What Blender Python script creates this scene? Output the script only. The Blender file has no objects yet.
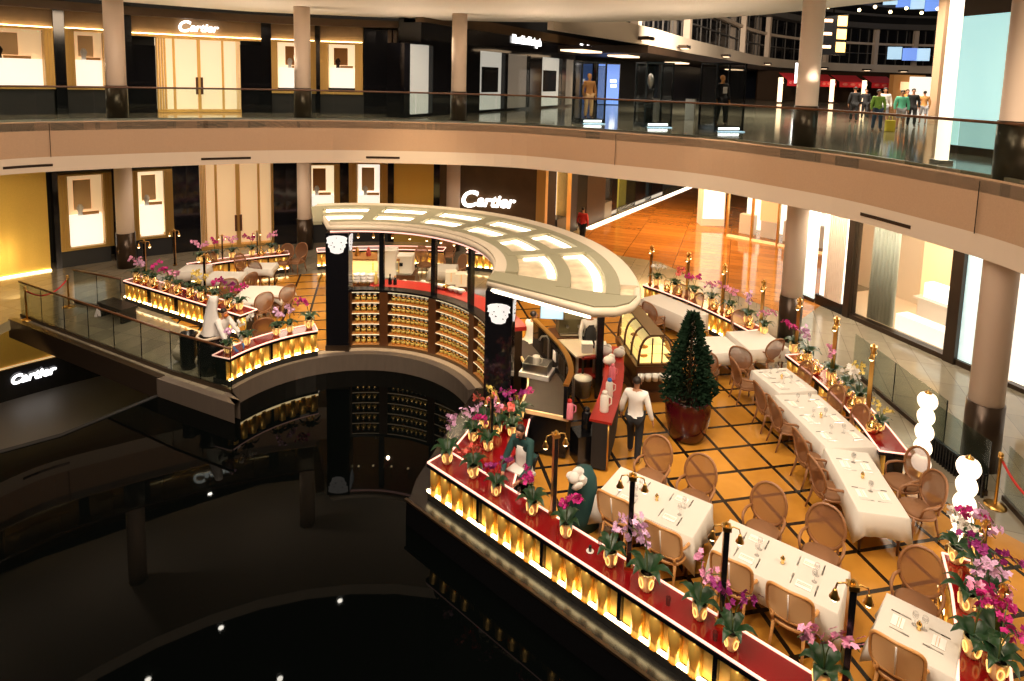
import bpy, math, random
from math import sin, cos, pi, radians, hypot, atan2, sqrt
from mathutils import Vector, Matrix
random.seed(7)
S = bpy.context.scene
COL = S.collection

# ------------------------------------------------------------------ camera
HC, ZU = 7.6, 5.87                      # eye height above the dining floor, gallery floor height
PITCH, ROLL, FPX, PCX, PCY = radians(6.35), radians(1.47), 625.0, 512.0, 148.3
_r, _u, _f = Vector((1, 0, 0)), Vector((0, sin(PITCH), cos(PITCH))), Vector((0, cos(PITCH), -sin(PITCH)))
CR = cos(ROLL)*_r + sin(ROLL)*_u
CU = -sin(ROLL)*_r + cos(ROLL)*_u
CF = _f
EYE = Vector((0, 0, HC))
cd = bpy.data.cameras.new('camera'); cam = bpy.data.objects.new('camera', cd); COL.objects.link(cam)
cd.sensor_fit = 'HORIZONTAL'; cd.sensor_width = 36; cd.lens = FPX/1024*36
cd.shift_x = 0; cd.shift_y = -(340.5-PCY)/1024
cd.clip_start = .05; cd.clip_end = 400
cam.matrix_world = Matrix(((CR.x, CU.x, -CF.x, 0), (CR.y, CU.y, -CF.y, 0), (CR.z, CU.z, -CF.z, HC), (0, 0, 0, 1)))
S.camera = cam

def ray(x, y): return (x-PCX)*CR - (y-PCY)*CU + FPX*CF
def at(x, y, z=0.0):
    d = ray(x, y); t = (z-HC)/d.z
    return Vector((d.x*t, d.y*t, z))
def at_cyl(x, y, c, R):
    d = ray(x, y); a = d.x**2+d.y**2; b = -2*(d.x*c[0]+d.y*c[1]); k = c[0]**2+c[1]**2-R*R
    t = (-b+sqrt(max(0, b*b-4*a*k)))/(2*a)
    return atan2(d.y*t-c[1], d.x*t-c[0]), HC+d.z*t
def at_line(x, y, p, q):                # p origin, q unit direction on plan: returns (s, z)
    d = ray(x, y); den = d.x*q[1]-d.y*q[0]
    t = (p[0]*q[1]-p[1]*q[0])/den
    return (d.x*t-p[0])*q[0]+(d.y*t-p[1])*q[1], HC+d.z*t

# ------------------------------------------------------------------ world, light, exposure
W = bpy.data.worlds.new('world'); S.world = W; W.use_nodes = True
W.node_tree.nodes['Background'].inputs[0].default_value = (1.0, .78, .55, 1)
W.node_tree.nodes['Background'].inputs[1].default_value = .022
S.view_settings.view_transform = 'Standard'; S.view_settings.look = 'None'
S.view_settings.exposure = 0.0; S.view_settings.gamma = 1; S.view_settings.use_curve_mapping = False
def area(loc, size, power, col=(1, .78, .55), target=None, sy=None, spread=None):
    l = bpy.data.lights.new('area_light', 'AREA'); l.energy = power; l.color = col; l.size = size
    if sy: l.shape = 'RECTANGLE'; l.size_y = sy
    if spread: l.spread = radians(spread)
    o = bpy.data.objects.new('area_light', l); COL.objects.link(o); o.location = loc
    d = (Vector(target)-Vector(loc)) if target else Vector((0, 0, -1))
    o.rotation_euler = d.to_track_quat('-Z', 'Y').to_euler(); return o
def spot(loc, target, power, ang=50, col=(1, .8, .55), r=.15, blend=.6):
    l = bpy.data.lights.new('spot_light', 'SPOT'); l.energy = power; l.color = col; l.spot_size = radians(ang); l.spot_blend = blend; l.shadow_soft_size = r
    o = bpy.data.objects.new('spot_light', l); COL.objects.link(o); o.location = loc
    o.rotation_euler = (Vector(target)-Vector(loc)).to_track_quat('-Z', 'Y').to_euler(); return o
area((-2, 6, 18), 12, 3000, (1, .78, .58))                                   # atrium roof lamps
area((12, 0, 13), 6, 1700, (1, .74, .5), (9, 14, 5))
area((-4, 2, 14), 5, 1300, (1, .74, .56), (-10, 22, 5))
for p, t, e in (((4.5, 8.5, 13), (3.8, 8.6, 0), 1250), ((6, 12.5, 13), (6.0, 12, 0), 1450), ((4.2, 13, 13), (4.5, 14, 0), 1300), ((-3, 3.5, 12), (2.6, 8.4, .6), 1500),  # last spot here is added over the pool to brighten the armchair backs
                ((6, 18.5, 9.6), (5.5, 18, 0), 900), ((-8, 18, 13), (-8.5, 18.5, 0), 2700), ((-4, 14, 14), (-2, 18, 3.5), 800), ((-6, 12, 12), (-6, 16, .5), 1400), ((1.2, 9, 12), (1.2, 13.5, 1), 1500)):
    spot(p, t, e, 42, (1, .84, .63), .2)
spot((-3.5, 21, 9.7), (-3.5, 20.6, 0), 1500, 75, (1, .78, .5), .1)  # added spot, brightens the dark area behind the kiosk
spot((-16.0, 19.6, .12), (-17.3, 21.0, 1.6), 200, 130, (1, .74, .36), .05); spot((-13.5, 17.5, 4.2), (-17.2, 20.5, 1.0), 200, 70, (1, .78, .45), .1)  # added spots that brighten the gold wall
for p in ((.2, 16.6), (.6, 14.6), (.3, 13.2), (-1.4, 17.6), (-3.6, 18.2), (-5.0, 17.6)):
    spot((p[0], p[1], 3.28), (p[0], p[1], 0), 240, 130, (1, .76, .46), .05)           # lamps under the kiosk roof
area((10.2, 18.6, 4.2), 1.2, 420, (1, .85, .66), (10.2, 18.6, 0), 6)         # gallery ceiling downlights, lower level
area((-10.5, 24.2, 4.2), 6, 120, (1, .8, .6), (-10.5, 24.2, 0), 1.5)
area((8.5, 31, 4.3), 4, 1400, (1, .60, .22), (8.5, 31, 0), 10)
for a_ in (158, 140, 122, 104, 86, 68):                                         # gallery ceiling downlights, upper level
    spot((-4.26+16.2*cos(radians(a_)), 9.6+16.2*sin(radians(a_)), 10.0), (-4.26+16.4*cos(radians(a_)), 9.6+16.4*sin(radians(a_)), 0), 260, 110, (1, .8, .6), .05)
area((6, 26, 10.0), 6, 260, (1, .85, .7), (7, 26, 5.8), 6)
area((16, 30, 11.5), 8, 2200, (1, .84, .64), (17, 29, 5.8), 8)  # added to brighten the upper walkway and its walkers
area((12, 34, 12), 5, 3500, (1, .84, .66), (17, 52, 9.5), 5)  # added light aimed at the pale far band
spot((16, 40, 11), (29, 62, 7.8), 9000, 50, (1, .8, .6), .2)  # spot added to brighten the red awnings
for a_ in (150, 130, 110, 90, 70, 50):
    spot((-4.26+15.2*cos(radians(a_)), 9.6+15.2*sin(radians(a_)), 7.4), (-4.26+14.6*cos(radians(a_)), 9.6+14.6*sin(radians(a_)), 10.1), 240, 150, (1, .80, .62), .05)   # spots added to brighten the gallery ceiling from below
spot((8.5, 17.5, 7.6), (8.5, 17.5, 10.1), 90, 150, (1, .82, .66), .05)  # one more added upward spot for the ceiling

# ------------------------------------------------------------------ materials
def mat(name, col, rough=.5, metal=0, emit=0, ecol=None, noise=0, nscale=8, spec=.5, coat=0, bump=0, trans=None, stretch=None):
    m = bpy.data.materials.new(name); m.use_nodes = True; nt = m.node_tree; b = nt.nodes['Principled BSDF']
    b.inputs['Base Color'].default_value = (*col, 1); b.inputs['Roughness'].default_value = rough; b.inputs['Metallic'].default_value = metal
    b.inputs['Specular IOR Level'].default_value = spec; b.inputs['Coat Weight'].default_value = coat
    if emit:
        b.inputs['Emission Color'].default_value = (*(ecol or col), 1); b.inputs['Emission Strength'].default_value = emit
    if noise or bump:
        tc = nt.nodes.new('ShaderNodeTexCoord'); mp = nt.nodes.new('ShaderNodeMapping'); nz = nt.nodes.new('ShaderNodeTexNoise')
        nt.links.new(tc.outputs['Object'], mp.inputs[0]); nt.links.new(mp.outputs[0], nz.inputs['Vector'])
        nz.inputs['Scale'].default_value = nscale; nz.inputs['Detail'].default_value = 4
        if stretch: mp.inputs['Scale'].default_value = stretch
        if noise:
            mx = nt.nodes.new('ShaderNodeMix'); mx.data_type = 'RGBA'
            mx.inputs['A'].default_value = (*[c*(1-noise) for c in col], 1); mx.inputs['B'].default_value = (*[min(1, c*(1+noise)) for c in col], 1)
            nt.links.new(nz.outputs['Fac'], mx.inputs['Factor']); nt.links.new(mx.outputs['Result'], b.inputs['Base Color'])
        if bump:
            bp = nt.nodes.new('ShaderNodeBump'); bp.inputs['Strength'].default_value = bump; bp.inputs['Distance'].default_value = .02
            nt.links.new(nz.outputs['Fac'], bp.inputs['Height']); nt.links.new(bp.outputs[0], b.inputs['Normal'])
    if trans is not None:                # see-through weave or thin glass
        out = nt.nodes['Material Output']; t = nt.nodes.new('ShaderNodeBsdfTransparent'); t.inputs[0].default_value = (*trans[1], 1)
        ms = nt.nodes.new('ShaderNodeMixShader'); ms.inputs[0].default_value = trans[0]
        if len(trans) > 2:
            fr = nt.nodes.new('ShaderNodeFresnel'); fr.inputs[0].default_value = 1.45
            ad = nt.nodes.new('ShaderNodeMath'); ad.operation = 'MULTIPLY_ADD'; ad.inputs[1].default_value = trans[2]; ad.inputs[2].default_value = trans[0]; ad.use_clamp = True
            nt.links.new(fr.outputs[0], ad.inputs[0]); nt.links.new(ad.outputs[0], ms.inputs[0])
        nt.links.new(t.outputs[0], ms.inputs[1]); nt.links.new(b.outputs[0], ms.inputs[2]); nt.links.new(ms.outputs[0], out.inputs[0])
    return m
def tiles(name, cols, line, size, ang=0, org=(0, 0), lw=.04, rough=.2, coat=0, brick=None):
    m = bpy.data.materials.new(name); m.use_nodes = True; nt = m.node_tree; b = nt.nodes['Principled BSDF']; L = nt.links.new
    g = nt.nodes.new('ShaderNodeNewGeometry'); sx = nt.nodes.new('ShaderNodeSeparateXYZ'); L(g.outputs['Position'], sx.inputs[0])
    def M(op, a, c=None, v=None):
        n = nt.nodes.new('ShaderNodeMath'); n.operation = op
        for k, q in enumerate((a, c, v)):
            if q is None: continue
            if isinstance(q, (int, float)): n.inputs[k].default_value = q
            else: L(q, n.inputs[k])
        return n.outputs[0]
    X = M('SUBTRACT', sx.outputs[0], org[0]); Y = M('SUBTRACT', sx.outputs[1], org[1])
    sxx, syy = size if isinstance(size, tuple) else (size, size)
    U = M('DIVIDE', M('ADD', M('MULTIPLY', X, cos(ang)), M('MULTIPLY', Y, sin(ang))), sxx)
    V = M('DIVIDE', M('SUBTRACT', M('MULTIPLY', X, sin(ang)), M('MULTIPLY', Y, cos(ang))), syy)
    fu = M('PINGPONG', U, .5); fv = M('PINGPONG', V, .5)
    d = M('MINIMUM', M('MULTIPLY', fu, sxx), M('MULTIPLY', fv, syy))
    isl = M('LESS_THAN', d, lw)
    cu = M('FLOOR', U); cv = M('FLOOR', V)
    cb = nt.nodes.new('ShaderNodeCombineXYZ'); L(cu, cb.inputs[0]); L(cv, cb.inputs[1])
    wn = nt.nodes.new('ShaderNodeTexWhiteNoise'); wn.noise_dimensions = '3D'; L(cb.outputs[0], wn.inputs['Vector'])
    nz = nt.nodes.new('ShaderNodeTexNoise'); nz.inputs['Scale'].default_value = 3.5; nz.inputs['Detail'].default_value = 5; L(g.outputs['Position'], nz.inputs['Vector'])
    f = M('ADD', M('MULTIPLY', wn.outputs['Value'], .5), M('MULTIPLY', nz.outputs['Fac'], .5))
    mx = nt.nodes.new('ShaderNodeMix'); mx.data_type = 'RGBA'; mx.inputs['A'].default_value = (*cols[0], 1); mx.inputs['B'].default_value = (*cols[1], 1); L(f, mx.inputs['Factor'])
    m2 = nt.nodes.new('ShaderNodeMix'); m2.data_type = 'RGBA'; L(isl, m2.inputs['Factor']); L(mx.outputs['Result'], m2.inputs['A']); m2.inputs['B'].default_value = (*line, 1)
    L(m2.outputs['Result'], b.inputs['Base Color']); b.inputs['Roughness'].default_value = rough; b.inputs['Coat Weight'].default_value = coat
    return m
ORD = ('first', 'second', 'third', 'fourth', 'fifth', 'sixth', 'seventh', 'eighth', 'ninth', 'tenth', 'eleventh', 'twelfth', 'thirteenth', 'fourteenth', 'fifteenth', 'sixteenth', 'seventeenth', 'eighteenth')
M_ = {}
def D(k, *a, **kw): M_[k] = mat(k, *a, **kw)
D('stone', (.50, .33, .205), .6, noise=.10, nscale=30)
D('plaster', (.72, .60, .47), .7)
D('ceilingpaint', (.78, .70, .58), .7)
D('column', (.70, .56, .44), .55)
D('bronze', (.05, .032, .02), .28, .5)
D('black', (.006, .006, .007), .25)
D('blackgloss', (.006, .006, .008), .08)
D('blackmatte', (.010, .010, .011), .7)
D('darkbrown', (.030, .016, .008), .5, spec=.3, noise=.3, nscale=3)
D('brownpanel', (.10, .055, .022), .4, noise=.3, nscale=2)
D('gold', (1.0, .70, .26), .22, 1)
D('potgold', (1.0, .80, .36), .30, .35)
D('goldsat', (.80, .50, .16), .42, 1)
D('brass', (.70, .42, .12), .3, 1)
D('red', (.20, .004, .006), .12, coat=.5)
D('redcloth', (.55, .02, .015), .6)
D('redcounter', (.30, .014, .010), .35)
D('burgundy', (.05, .003, .006), .16, spec=.4)
D('wood', (.62, .31, .10), .38, noise=.25, nscale=6, stretch=(1, 1, 8))
D('darkwood', (.10, .038, .013), .3, noise=.25, nscale=6)
D('cane', (.24, .10, .04), .7, trans=(.74, (1, 1, 1)))
D('wood2', (.26, .115, .045), .42, noise=.2, nscale=6)
D('cream', (.88, .60, .31), .8)
D('seat', (.20, .09, .035), .7)
D('cloth', (.64, .61, .555), .8, bump=.05, nscale=20)
D('white', (.82, .80, .77), .5)
D('ceramic', (.85, .82, .76), .15)
D('steel', (.55, .54, .52), .28, 1)
D('whitecloth', (.78, .76, .73), .85, bump=.3, nscale=9)
D('blackcloth', (.010, .010, .012), .85)
D('teal', (.008, .05, .048), .8)
D('skin', (.42, .20, .11), .55)
D('hair', (.012, .007, .005), .5)
D('leaf', (.008, .038, .010), .4)
D('leaf2', (.03, .10, .015), .4)
D('fir', (.004, .016, .006), .9, spec=.15)
D('stem', (.10, .13, .03), .5)
D('soil', (.03, .018, .01), .9)
for k, c in dict(magenta=(.55, .02, .22), pink=(.80, .34, .55), lilac=(.74, .46, .70), whitef=(.85, .82, .76), coral=(.80, .16, .13), purple=(.26, .012, .16), yellow=(.80, .62, .16)).items():
    D(k, c, .6)
D('fineglass', (.5, .5, .5), .05, trans=(.05, (.97, .97, .97), .18))
D('glass', (.02, .03, .025), .03, trans=(.03, (.92, .965, .935), .35))
D('clearglass', (.03, .03, .03), .03, trans=(.02, (.96, .96, .95), .5))
D('smokeglass', (.01, .012, .01), .03, trans=(.25, (.62, .70, .62), .6))
D('led', (1, .55, .40), .5, emit=1.3, ecol=(1, .56, .46))
D('ledw', (1, .8, .5), .5, emit=11, ecol=(1, .74, .36))
D('ledwhite', (1, .9, .75), .5, emit=4, ecol=(1, .86, .66))
D('lampdisc', (1, 1, 1), .5, emit=90, ecol=(1, .93, .80))
D('amberback', (.8, .45, .08), .5, emit=.06, ecol=(1, .62, .12))
D('ambertube', (.85, .56, .12), .28, .55, trans=(.92, (1, .70, .22)))
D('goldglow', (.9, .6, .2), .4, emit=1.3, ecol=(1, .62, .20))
D('bulb', (1, .85, .6), .4, emit=7, ecol=(1, .72, .36))
D('lantern', (1, .9, .78), .5, emit=1.9, ecol=(1, .82, .62))
D('signwhite', (1, 1, 1), .5, emit=3.2, ecol=(1, .97, .95))
D('crestglow', (.5, .5, .5), .6, emit=.62, ecol=(1, .99, .97))
D('shoplight', (1, .86, .62), .6, emit=.95, ecol=(1, .80, .50))
D('shopwarm', (1, .75, .45), .6, emit=.50, ecol=(1, .68, .36))
D('shopwhite', (1, .95, .86), .6, emit=1.0, ecol=(1, .93, .80))
D('shopcool', (.9, 1, .98), .6, emit=1.0, ecol=(.86, .97, .95))
D('shopdim', (.6, .5, .4), .6, emit=.28, ecol=(1, .80, .60))
D('ledteal', (.5, .85, .85), .6, emit=.75, ecol=(.46, .80, .82))
D('palecyan', (.8, .95, .95), .6, emit=.70, ecol=(.66, .92, .92))
D('screenblue', (.4, .6, .8), .4, emit=.9, ecol=(.45, .68, .86))
D('posterblue', (.1, .2, .6), .4, emit=.9, ecol=(.16, .32, .85))
D('goldpanel', (.75, .50, .12), .35, .75, noise=.15, nscale=40)
D('canopyred', (.66, .02, .03), .7)
D('awninglit', (1, .55, .3), .5, emit=2.5, ecol=(1, .7, .42))
D('denim', (.03, .06, .12), .8); D('greenshirt', (.22, .42, .06), .8); D('mint', (.12, .55, .36), .8); D('orangeshirt', (.75, .20, .03), .8)
D('greyshort', (.30, .30, .33), .8); D('tan', (.50, .24, .07), .8); D('yellowbag', (.70, .55, .04), .7)
D('glovebl', (.03, .22, .55), .5); D('pinkpl', (.75, .22, .30), .35); D('bluepl', (.02, .16, .60), .35); D('whitepl', (.80, .77, .70), .35)
D('olive', (.09, .075, .03), .7); D('card', (.62, .52, .40), .7)
D('rimcream', (.60, .52, .40), .4)
D('olivecream', (.27, .255, .165), .45)
D('roofglass', (.60, .50, .34), .35, noise=.55, nscale=4)  # mottling put into the colour for things reflected in the panels
D('kerb', (.13, .105, .085), .28, noise=.15, nscale=2, stretch=(6, 6, 1))
D('kerbtop', (.50, .40, .28), .3)
D('greenshop', (.28, .28, .05), .6, emit=.18, ecol=(.55, .52, .10))
D('greystone', (.11, .10, .09), .5)
D('navy', (.012, .016, .028), .35)
M_['diningfloor'] = tiles('diningfloor', ((.30, .125, .015), (.58, .275, .042)), (.012, .008, .005), .759, radians(12.08), (4.316, 13.075), .036, .16, .3)
M_['mallfloor'] = tiles('mallfloor', ((.15, .135, .10), (.30, .255, .185)), (.09, .08, .06), (1.2, .6), radians(70), (3, 2), .006, .12)
M_['corridorfloor'] = tiles('corridorfloor', ((.22, .085, .02), (.46, .19, .045)), (.15, .055, .014), (2.2, .5), radians(-20), (3, 2), .01, .07)
M_['galleryfloor'] = tiles('galleryfloor', ((.16, .145, .115), (.26, .23, .17)), (.09, .08, .06), (1.2, .6), radians(20), (0, 0), .006, .10)
w = M_['water'] = mat('water', (.001, .0015, .0015), .02)
w.node_tree.nodes['Principled BSDF'].inputs['IOR'].default_value = 1.16

# ------------------------------------------------------------------ mesh helpers
class MB:
    def __init__(s): s.v = []; s.f = []; s.m = []; s.sm = []; s.cur = 0; s.smooth = False
    def mi(s, k, smooth=None):
        s.cur = k
        if smooth is not None: s.smooth = smooth
        return s
    def add(s, vs, fs, smooth=None):
        o = len(s.v); s.v += [tuple(p) for p in vs]
        for f in fs:
            s.f.append([o+i for i in f]); s.m.append(s.cur); s.sm.append(s.smooth if smooth is None else smooth)
        return s
    def box(s, c, d, rz=0, M=None):
        x, y, z = [q/2 for q in d]; R = M if M else Matrix.Rotation(rz, 3, 'Z')
        vs = [Vector(c)+R @ Vector((a*x, b*y, e*z)) for e in (-1, 1) for b in (-1, 1) for a in (-1, 1)]
        return s.add(vs, [(0, 2, 3, 1), (4, 5, 7, 6), (0, 1, 5, 4), (2, 6, 7, 3), (0, 4, 6, 2), (1, 3, 7, 5)], False)
    def prism(s, poly, z0, z1):
        n = len(poly); a = sum(poly[i][0]*poly[(i+1) % n][1]-poly[(i+1) % n][0]*poly[i][1] for i in range(n))
        if a < 0: poly = poly[::-1]
        vs = [(p[0], p[1], z0) for p in poly]+[(p[0], p[1], z1) for p in poly]
        return s.add(vs, [tuple(range(n-1, -1, -1)), tuple(range(n, 2*n))]+[(i, (i+1) % n, n+(i+1) % n, n+i) for i in range(n)], False)
    def strip(s, A, B, z0, z1):          # a band between two plan polylines, as a solid of quads
        n = len(A); vs = []
        for a, b in zip(A, B): vs += [(a[0], a[1], z0), (b[0], b[1], z0), (b[0], b[1], z1), (a[0], a[1], z1)]
        fs = [(0, 1, 2, 3), (4*n-1, 4*n-2, 4*n-3, 4*n-4)]
        for i in range(n-1):
            o = 4*i
            for k in range(4): fs.append((o+k, o+4+k, o+4+(k+1) % 4, o+(k+1) % 4))
        return s.add(vs, fs, False)
    def tube(s, pts, r, n=8, cap=True, closed=False):
        pts = [Vector(p) for p in pts]; N = len(pts); rs = r if isinstance(r, (list, tuple)) else [r]*N; vs = []; up = None
        for i, p in enumerate(pts):
            if closed: t = pts[(i+1) % N]-pts[i-1]
            else: t = pts[min(i+1, N-1)]-pts[max(i-1, 0)]
            t.normalize()
            if up is None: up = Vector((0, 0, 1)) if abs(t.z) < .9 else Vector((1, 0, 0))
            a = t.cross(up)
            if a.length < 1e-4: a = t.cross(Vector((1, 0, 0)))
            a.normalize(); b = a.cross(t); up = b
            for k in range(n):
                q = 2*pi*k/n; vs.append(p+(a*cos(q)+b*sin(q))*rs[i])
        fs = [(i*n+k, i*n+(k+1) % n, ((i+1) % N)*n+(k+1) % n, ((i+1) % N)*n+k) for i in range(N if closed else N-1) for k in range(n)]
        if cap and not closed: fs += [tuple(range(n-1, -1, -1)), tuple(range((N-1)*n, N*n))]
        return s.add(vs, [f[::-1] for f in fs], True if n > 4 else False)
    def lathe(s, prof, n=16, c=(0, 0, 0), sx=1, sy=1, sm=True):
        vs = [(c[0]+r*cos(2*pi*k/n)*sx, c[1]+r*sin(2*pi*k/n)*sy, c[2]+z) for r, z in prof for k in range(n)]
        fs = [(i*n+k, i*n+(k+1) % n, (i+1)*n+(k+1) % n, (i+1)*n+k) for i in range(len(prof)-1) for k in range(n)]
        if prof[0][0] > 1e-4: fs.append(tuple(range(n-1, -1, -1)))
        if prof[-1][0] > 1e-4: fs.append(tuple(range((len(prof)-1)*n, len(prof)*n)))
        return s.add(vs, fs, sm)
    def ball(s, c, r, n=10, k=6, M=None):
        rr = r if isinstance(r, (list, tuple)) else (r, r, r); vs = []
        for i in range(k+1):
            a = -pi/2+pi*i/k
            for j in range(n):
                b = 2*pi*j/n; p = Vector((rr[0]*cos(a)*cos(b), rr[1]*cos(a)*sin(b), rr[2]*sin(a)))
                vs.append(Vector(c)+(M @ p if M else p))
        return s.add(vs, [(i*n+j, i*n+(j+1) % n, (i+1)*n+(j+1) % n, (i+1)*n+j) for i in range(k) for j in range(n)], True)
    def quad(s, a, b, c, d): return s.add([a, b, c, d], [(0, 1, 2, 3)], False)
    def build(s, name, mats, parent=None, bevel=0, sub=0, loc=None):
        me = bpy.data.meshes.new(name); me.from_pydata(s.v, [], s.f); 
        for k in (mats if isinstance(mats, (list, tuple)) else [mats]): me.materials.append(M_[k])
        me.polygons.foreach_set('material_index', s.m); me.polygons.foreach_set('use_smooth', s.sm); me.update()
        o = bpy.data.objects.new(name, me); COL.objects.link(o)
        if parent: o.parent = parent
        if loc: o.location = loc
        if bevel:
            b = o.modifiers.new('bevel', 'BEVEL'); b.width = bevel; b.segments = 2; b.limit_method = 'ANGLE'
        if sub:
            b = o.modifiers.new('sub', 'SUBSURF'); b.levels = sub; b.render_levels = sub
        return o
def tag(o, label=None, cat=None, group=None, kind=None):
    if label: o['label'] = label
    if cat: o['category'] = cat
    if group: o['group'] = group
    if kind: o['kind'] = kind
    return o
def thing(name, label, cat, loc=(0, 0, 0), rz=0, group=None):
    o = bpy.data.objects.new(name, None); COL.objects.link(o); o.empty_display_size = .1
    o.location = loc; o.rotation_euler = (0, 0, rz); return tag(o, label, cat, group)
def struct(name, mb, m, parent=None, **kw):
    o = mb.build(name, m, parent, **kw)
    if not parent: o['kind'] = 'structure'
    return o
def kids(o): return [c for c in KID.get(o.name, [])] if o.name in KID else list(o.children)
KID = {}
def dup(o, loc=None, rz=None, label=None, group=None, parent=None, scale=None):
    c = o.copy(); COL.objects.link(c)
    if parent: c.parent = parent
    if loc is not None: c.location = loc
    if rz is not None: c.rotation_euler = (0, 0, rz)
    if scale: c.scale = (scale,)*3
    if label: c['label'] = label
    if group: c['group'] = group
    for k in list(o.children): dup(k, parent=c)
    return c
class Proto:                             # the first placing moves the thing itself, later ones copy it
    def __init__(s, o): s.o = o; s.used = False
    def place(s, loc, rz=0, label=None, group=None, scale=None):
        if not s.used:
            s.used = True; o = s.o; o.location = loc; o.rotation_euler = (0, 0, rz)
            if label: o['label'] = label
            if group: o['group'] = group
            if scale: o.scale = (scale,)*3
            return o
        return dup(s.o, loc, rz, label, group, scale=scale)
def polar(c, R, a): return (c[0]+R*cos(a), c[1]+R*sin(a))
def arcpts(c, R, a0, a1, n): return [polar(c, R, a0+(a1-a0)*i/n) for i in range(n+1)]
def offset(P, d):                        # offset a plan polyline to its left by d
    out = []
    for i in range(len(P)):
        a = Vector(P[max(i-1, 0)][:2]); b = Vector(P[min(i+1, len(P)-1)][:2]); t = (b-a).normalized()
        out.append((P[i][0]-t.y*d, P[i][1]+t.x*d))
    return out
def smooth_line(P, n=6):
    out = []
    for i in range(len(P)-1):
        p0, p1, p2, p3 = [Vector(P[min(max(k, 0), len(P)-1)][:2]) for k in (i-1, i, i+1, i+2)]
        for j in range(n):
            t = j/n; out.append(tuple(.5*((2*p1)+(-p0+p2)*t+(2*p0-5*p1+4*p2-p3)*t*t+(-p0+3*p1-3*p2+p3)*t**3)))
    out.append(tuple(P[-1][:2])); return out
def text(name, body, m, size, loc, xdir, parent, extrude=.02, shear=0, normal=None):
    c = bpy.data.curves.new(name, 'FONT'); c.body = body; c.size = size; c.extrude = extrude; c.align_x = 'CENTER'; c.align_y = 'CENTER'; c.shear = shear
    c.bevel_depth = size*.018; c.offset = size*.012
    c.materials.append(M_[m]); o = bpy.data.objects.new(name, c); COL.objects.link(o)
    X = Vector(xdir).normalized(); Z = Vector((0, 0, 1)); N = X.cross(Z)
    o.matrix_world = Matrix(((X.x, Z.x, N.x, loc[0]), (X.y, Z.y, N.y, loc[1]), (X.z, Z.z, N.z, loc[2]), (0, 0, 0, 1)))
    dg = bpy.context.evaluated_depsgraph_get(); me = bpy.data.meshes.new_from_object(o.evaluated_get(dg)); mw = o.matrix_world.copy()
    bpy.data.objects.remove(o); q = bpy.data.objects.new(name, me); COL.objects.link(q)
    q.matrix_world = mw
    if parent: q.parent = parent
    return q

# ------------------------------------------------------------------ the setting: floors, pool
CB = (-4.26, 9.6)                        # centre of the round gallery
CK = (-3.7, 13.35)                       # centre of the round tea kiosk
ed = [at(x, y, ZU) for x, y in ((-260, 148), (-120, 131), (0, 124), (100, 122), (200, 121), (300, 121), (400, 122.5), (512, 126), (600, 132), (700, 139.5), (768, 147), (850, 157.5), (950, 174), (1024, 188), (1110, 210), (1230, 250))]
EDGE = smooth_line(ed, 6)
EDGE = [(p[0], p[1]) for p in EDGE]
out_far = [(p[0], p[1]) for p in (EDGE[-1], (60, 5), (60, 130), (-60, 130), (-60, 20))]
struct('floor_gallery', MB().prism(EDGE+out_far[1:], ZU-.25, ZU), 'galleryfloor')
# poolside outline of the dining floor
rim = [polar(CK, 3.22, radians(a)) for a in range(163, 18, -5)]
bA = at(15, 318, 0); bB = at(165, 376, 0); bC = at(240, 401, 0)
A_DIR = Vector((.745, -.666)); A_N = Vector((.666, .745))
ZC = .72
A0 = at(427, 463, ZC); A0 = Vector((A0.x, A0.y))
isl = A0 - A_N*.16 - A_DIR*.16
shore = [(-30, 12), tuple(at(-60, 352, 0)[:2]), (bA.x, bA.y), (bB.x, bB.y), (bC.x, bC.y)]+rim+[(isl.x-.05, isl.y+.55), (isl.x, isl.y)]
e2 = isl+A_DIR*11
shore += [(e2.x, e2.y)]
struct('floor', MB().prism(shore+[(30, e2.y), (60, 20), (60, 130), (-60, 130), (-60, 12)], -.3, 0), 'mallfloor')
struct('trim_1', MB().strip([bC[:2]]+rim, offset([tuple(bC[:2])]+rim, .2) if False else [polar(CK, 3.02, radians(a)) for a in [168]+list(range(163, 18, -5))], -.6, .012), 'kerb')
struct('trim_2', MB().strip([(p[0], p[1]) for p in rim], [polar(CK, 3.40, radians(a)) for a in range(163, 18, -5)], .0, .03), 'kerbtop')
q0 = Vector((bB.x, bB.y)); q1 = Vector((bC.x, bC.y))
struct('trim_3', MB().strip([tuple(q0), tuple(q1), rim[0]], [tuple(q0+Vector((-.12, -.16))), tuple(q1+Vector((-.05, -.18))), polar(CK, 3.02, radians(166))], -.6, .01), 'kerb')
struct('trim_4', MB().strip([tuple(isl-A_DIR*.1+A_N*.3), tuple(e2+A_N*.3)], [tuple(isl-A_DIR*.1-A_N*.10), tuple(e2-A_N*.10)], -.6, .03), 'black')
struct('trim_55', MB().strip([tuple(isl-A_DIR*.12-A_N*.12), tuple(e2-A_N*.12)], [tuple(isl-A_DIR*.12-A_N*.07), tuple(e2-A_N*.07)], .0, .04), 'bronze')
struct('trim_56', MB().strip([tuple(isl-A_DIR*.1), (isl.x-.05, isl.y+.55), rim[-1]], [tuple(isl+A_N*.3), (isl.x+.4, isl.y+.6), polar(CK, 3.6, radians(20))], -.6, .028), 'black')
struct('trim_5', MB().strip([(bA.x, bA.y), (bB.x, bB.y)], [(bA.x-.1, bA.y-.14), (bB.x-.1, bB.y-.14)], -.55, .03), 'bronze')
pw = [tuple(at(x, y, -.45)[:2]) for x, y in ((-300, 560), (-60, 470), (60, 437), (170, 392))]
struct('floor_pool', MB().prism([pw[3], (0, 21), (3.5, 10.5), (9, 4), (9, -6), (-30, -6), pw[0], pw[1], pw[2]], -.55, -.45), 'water')
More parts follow.
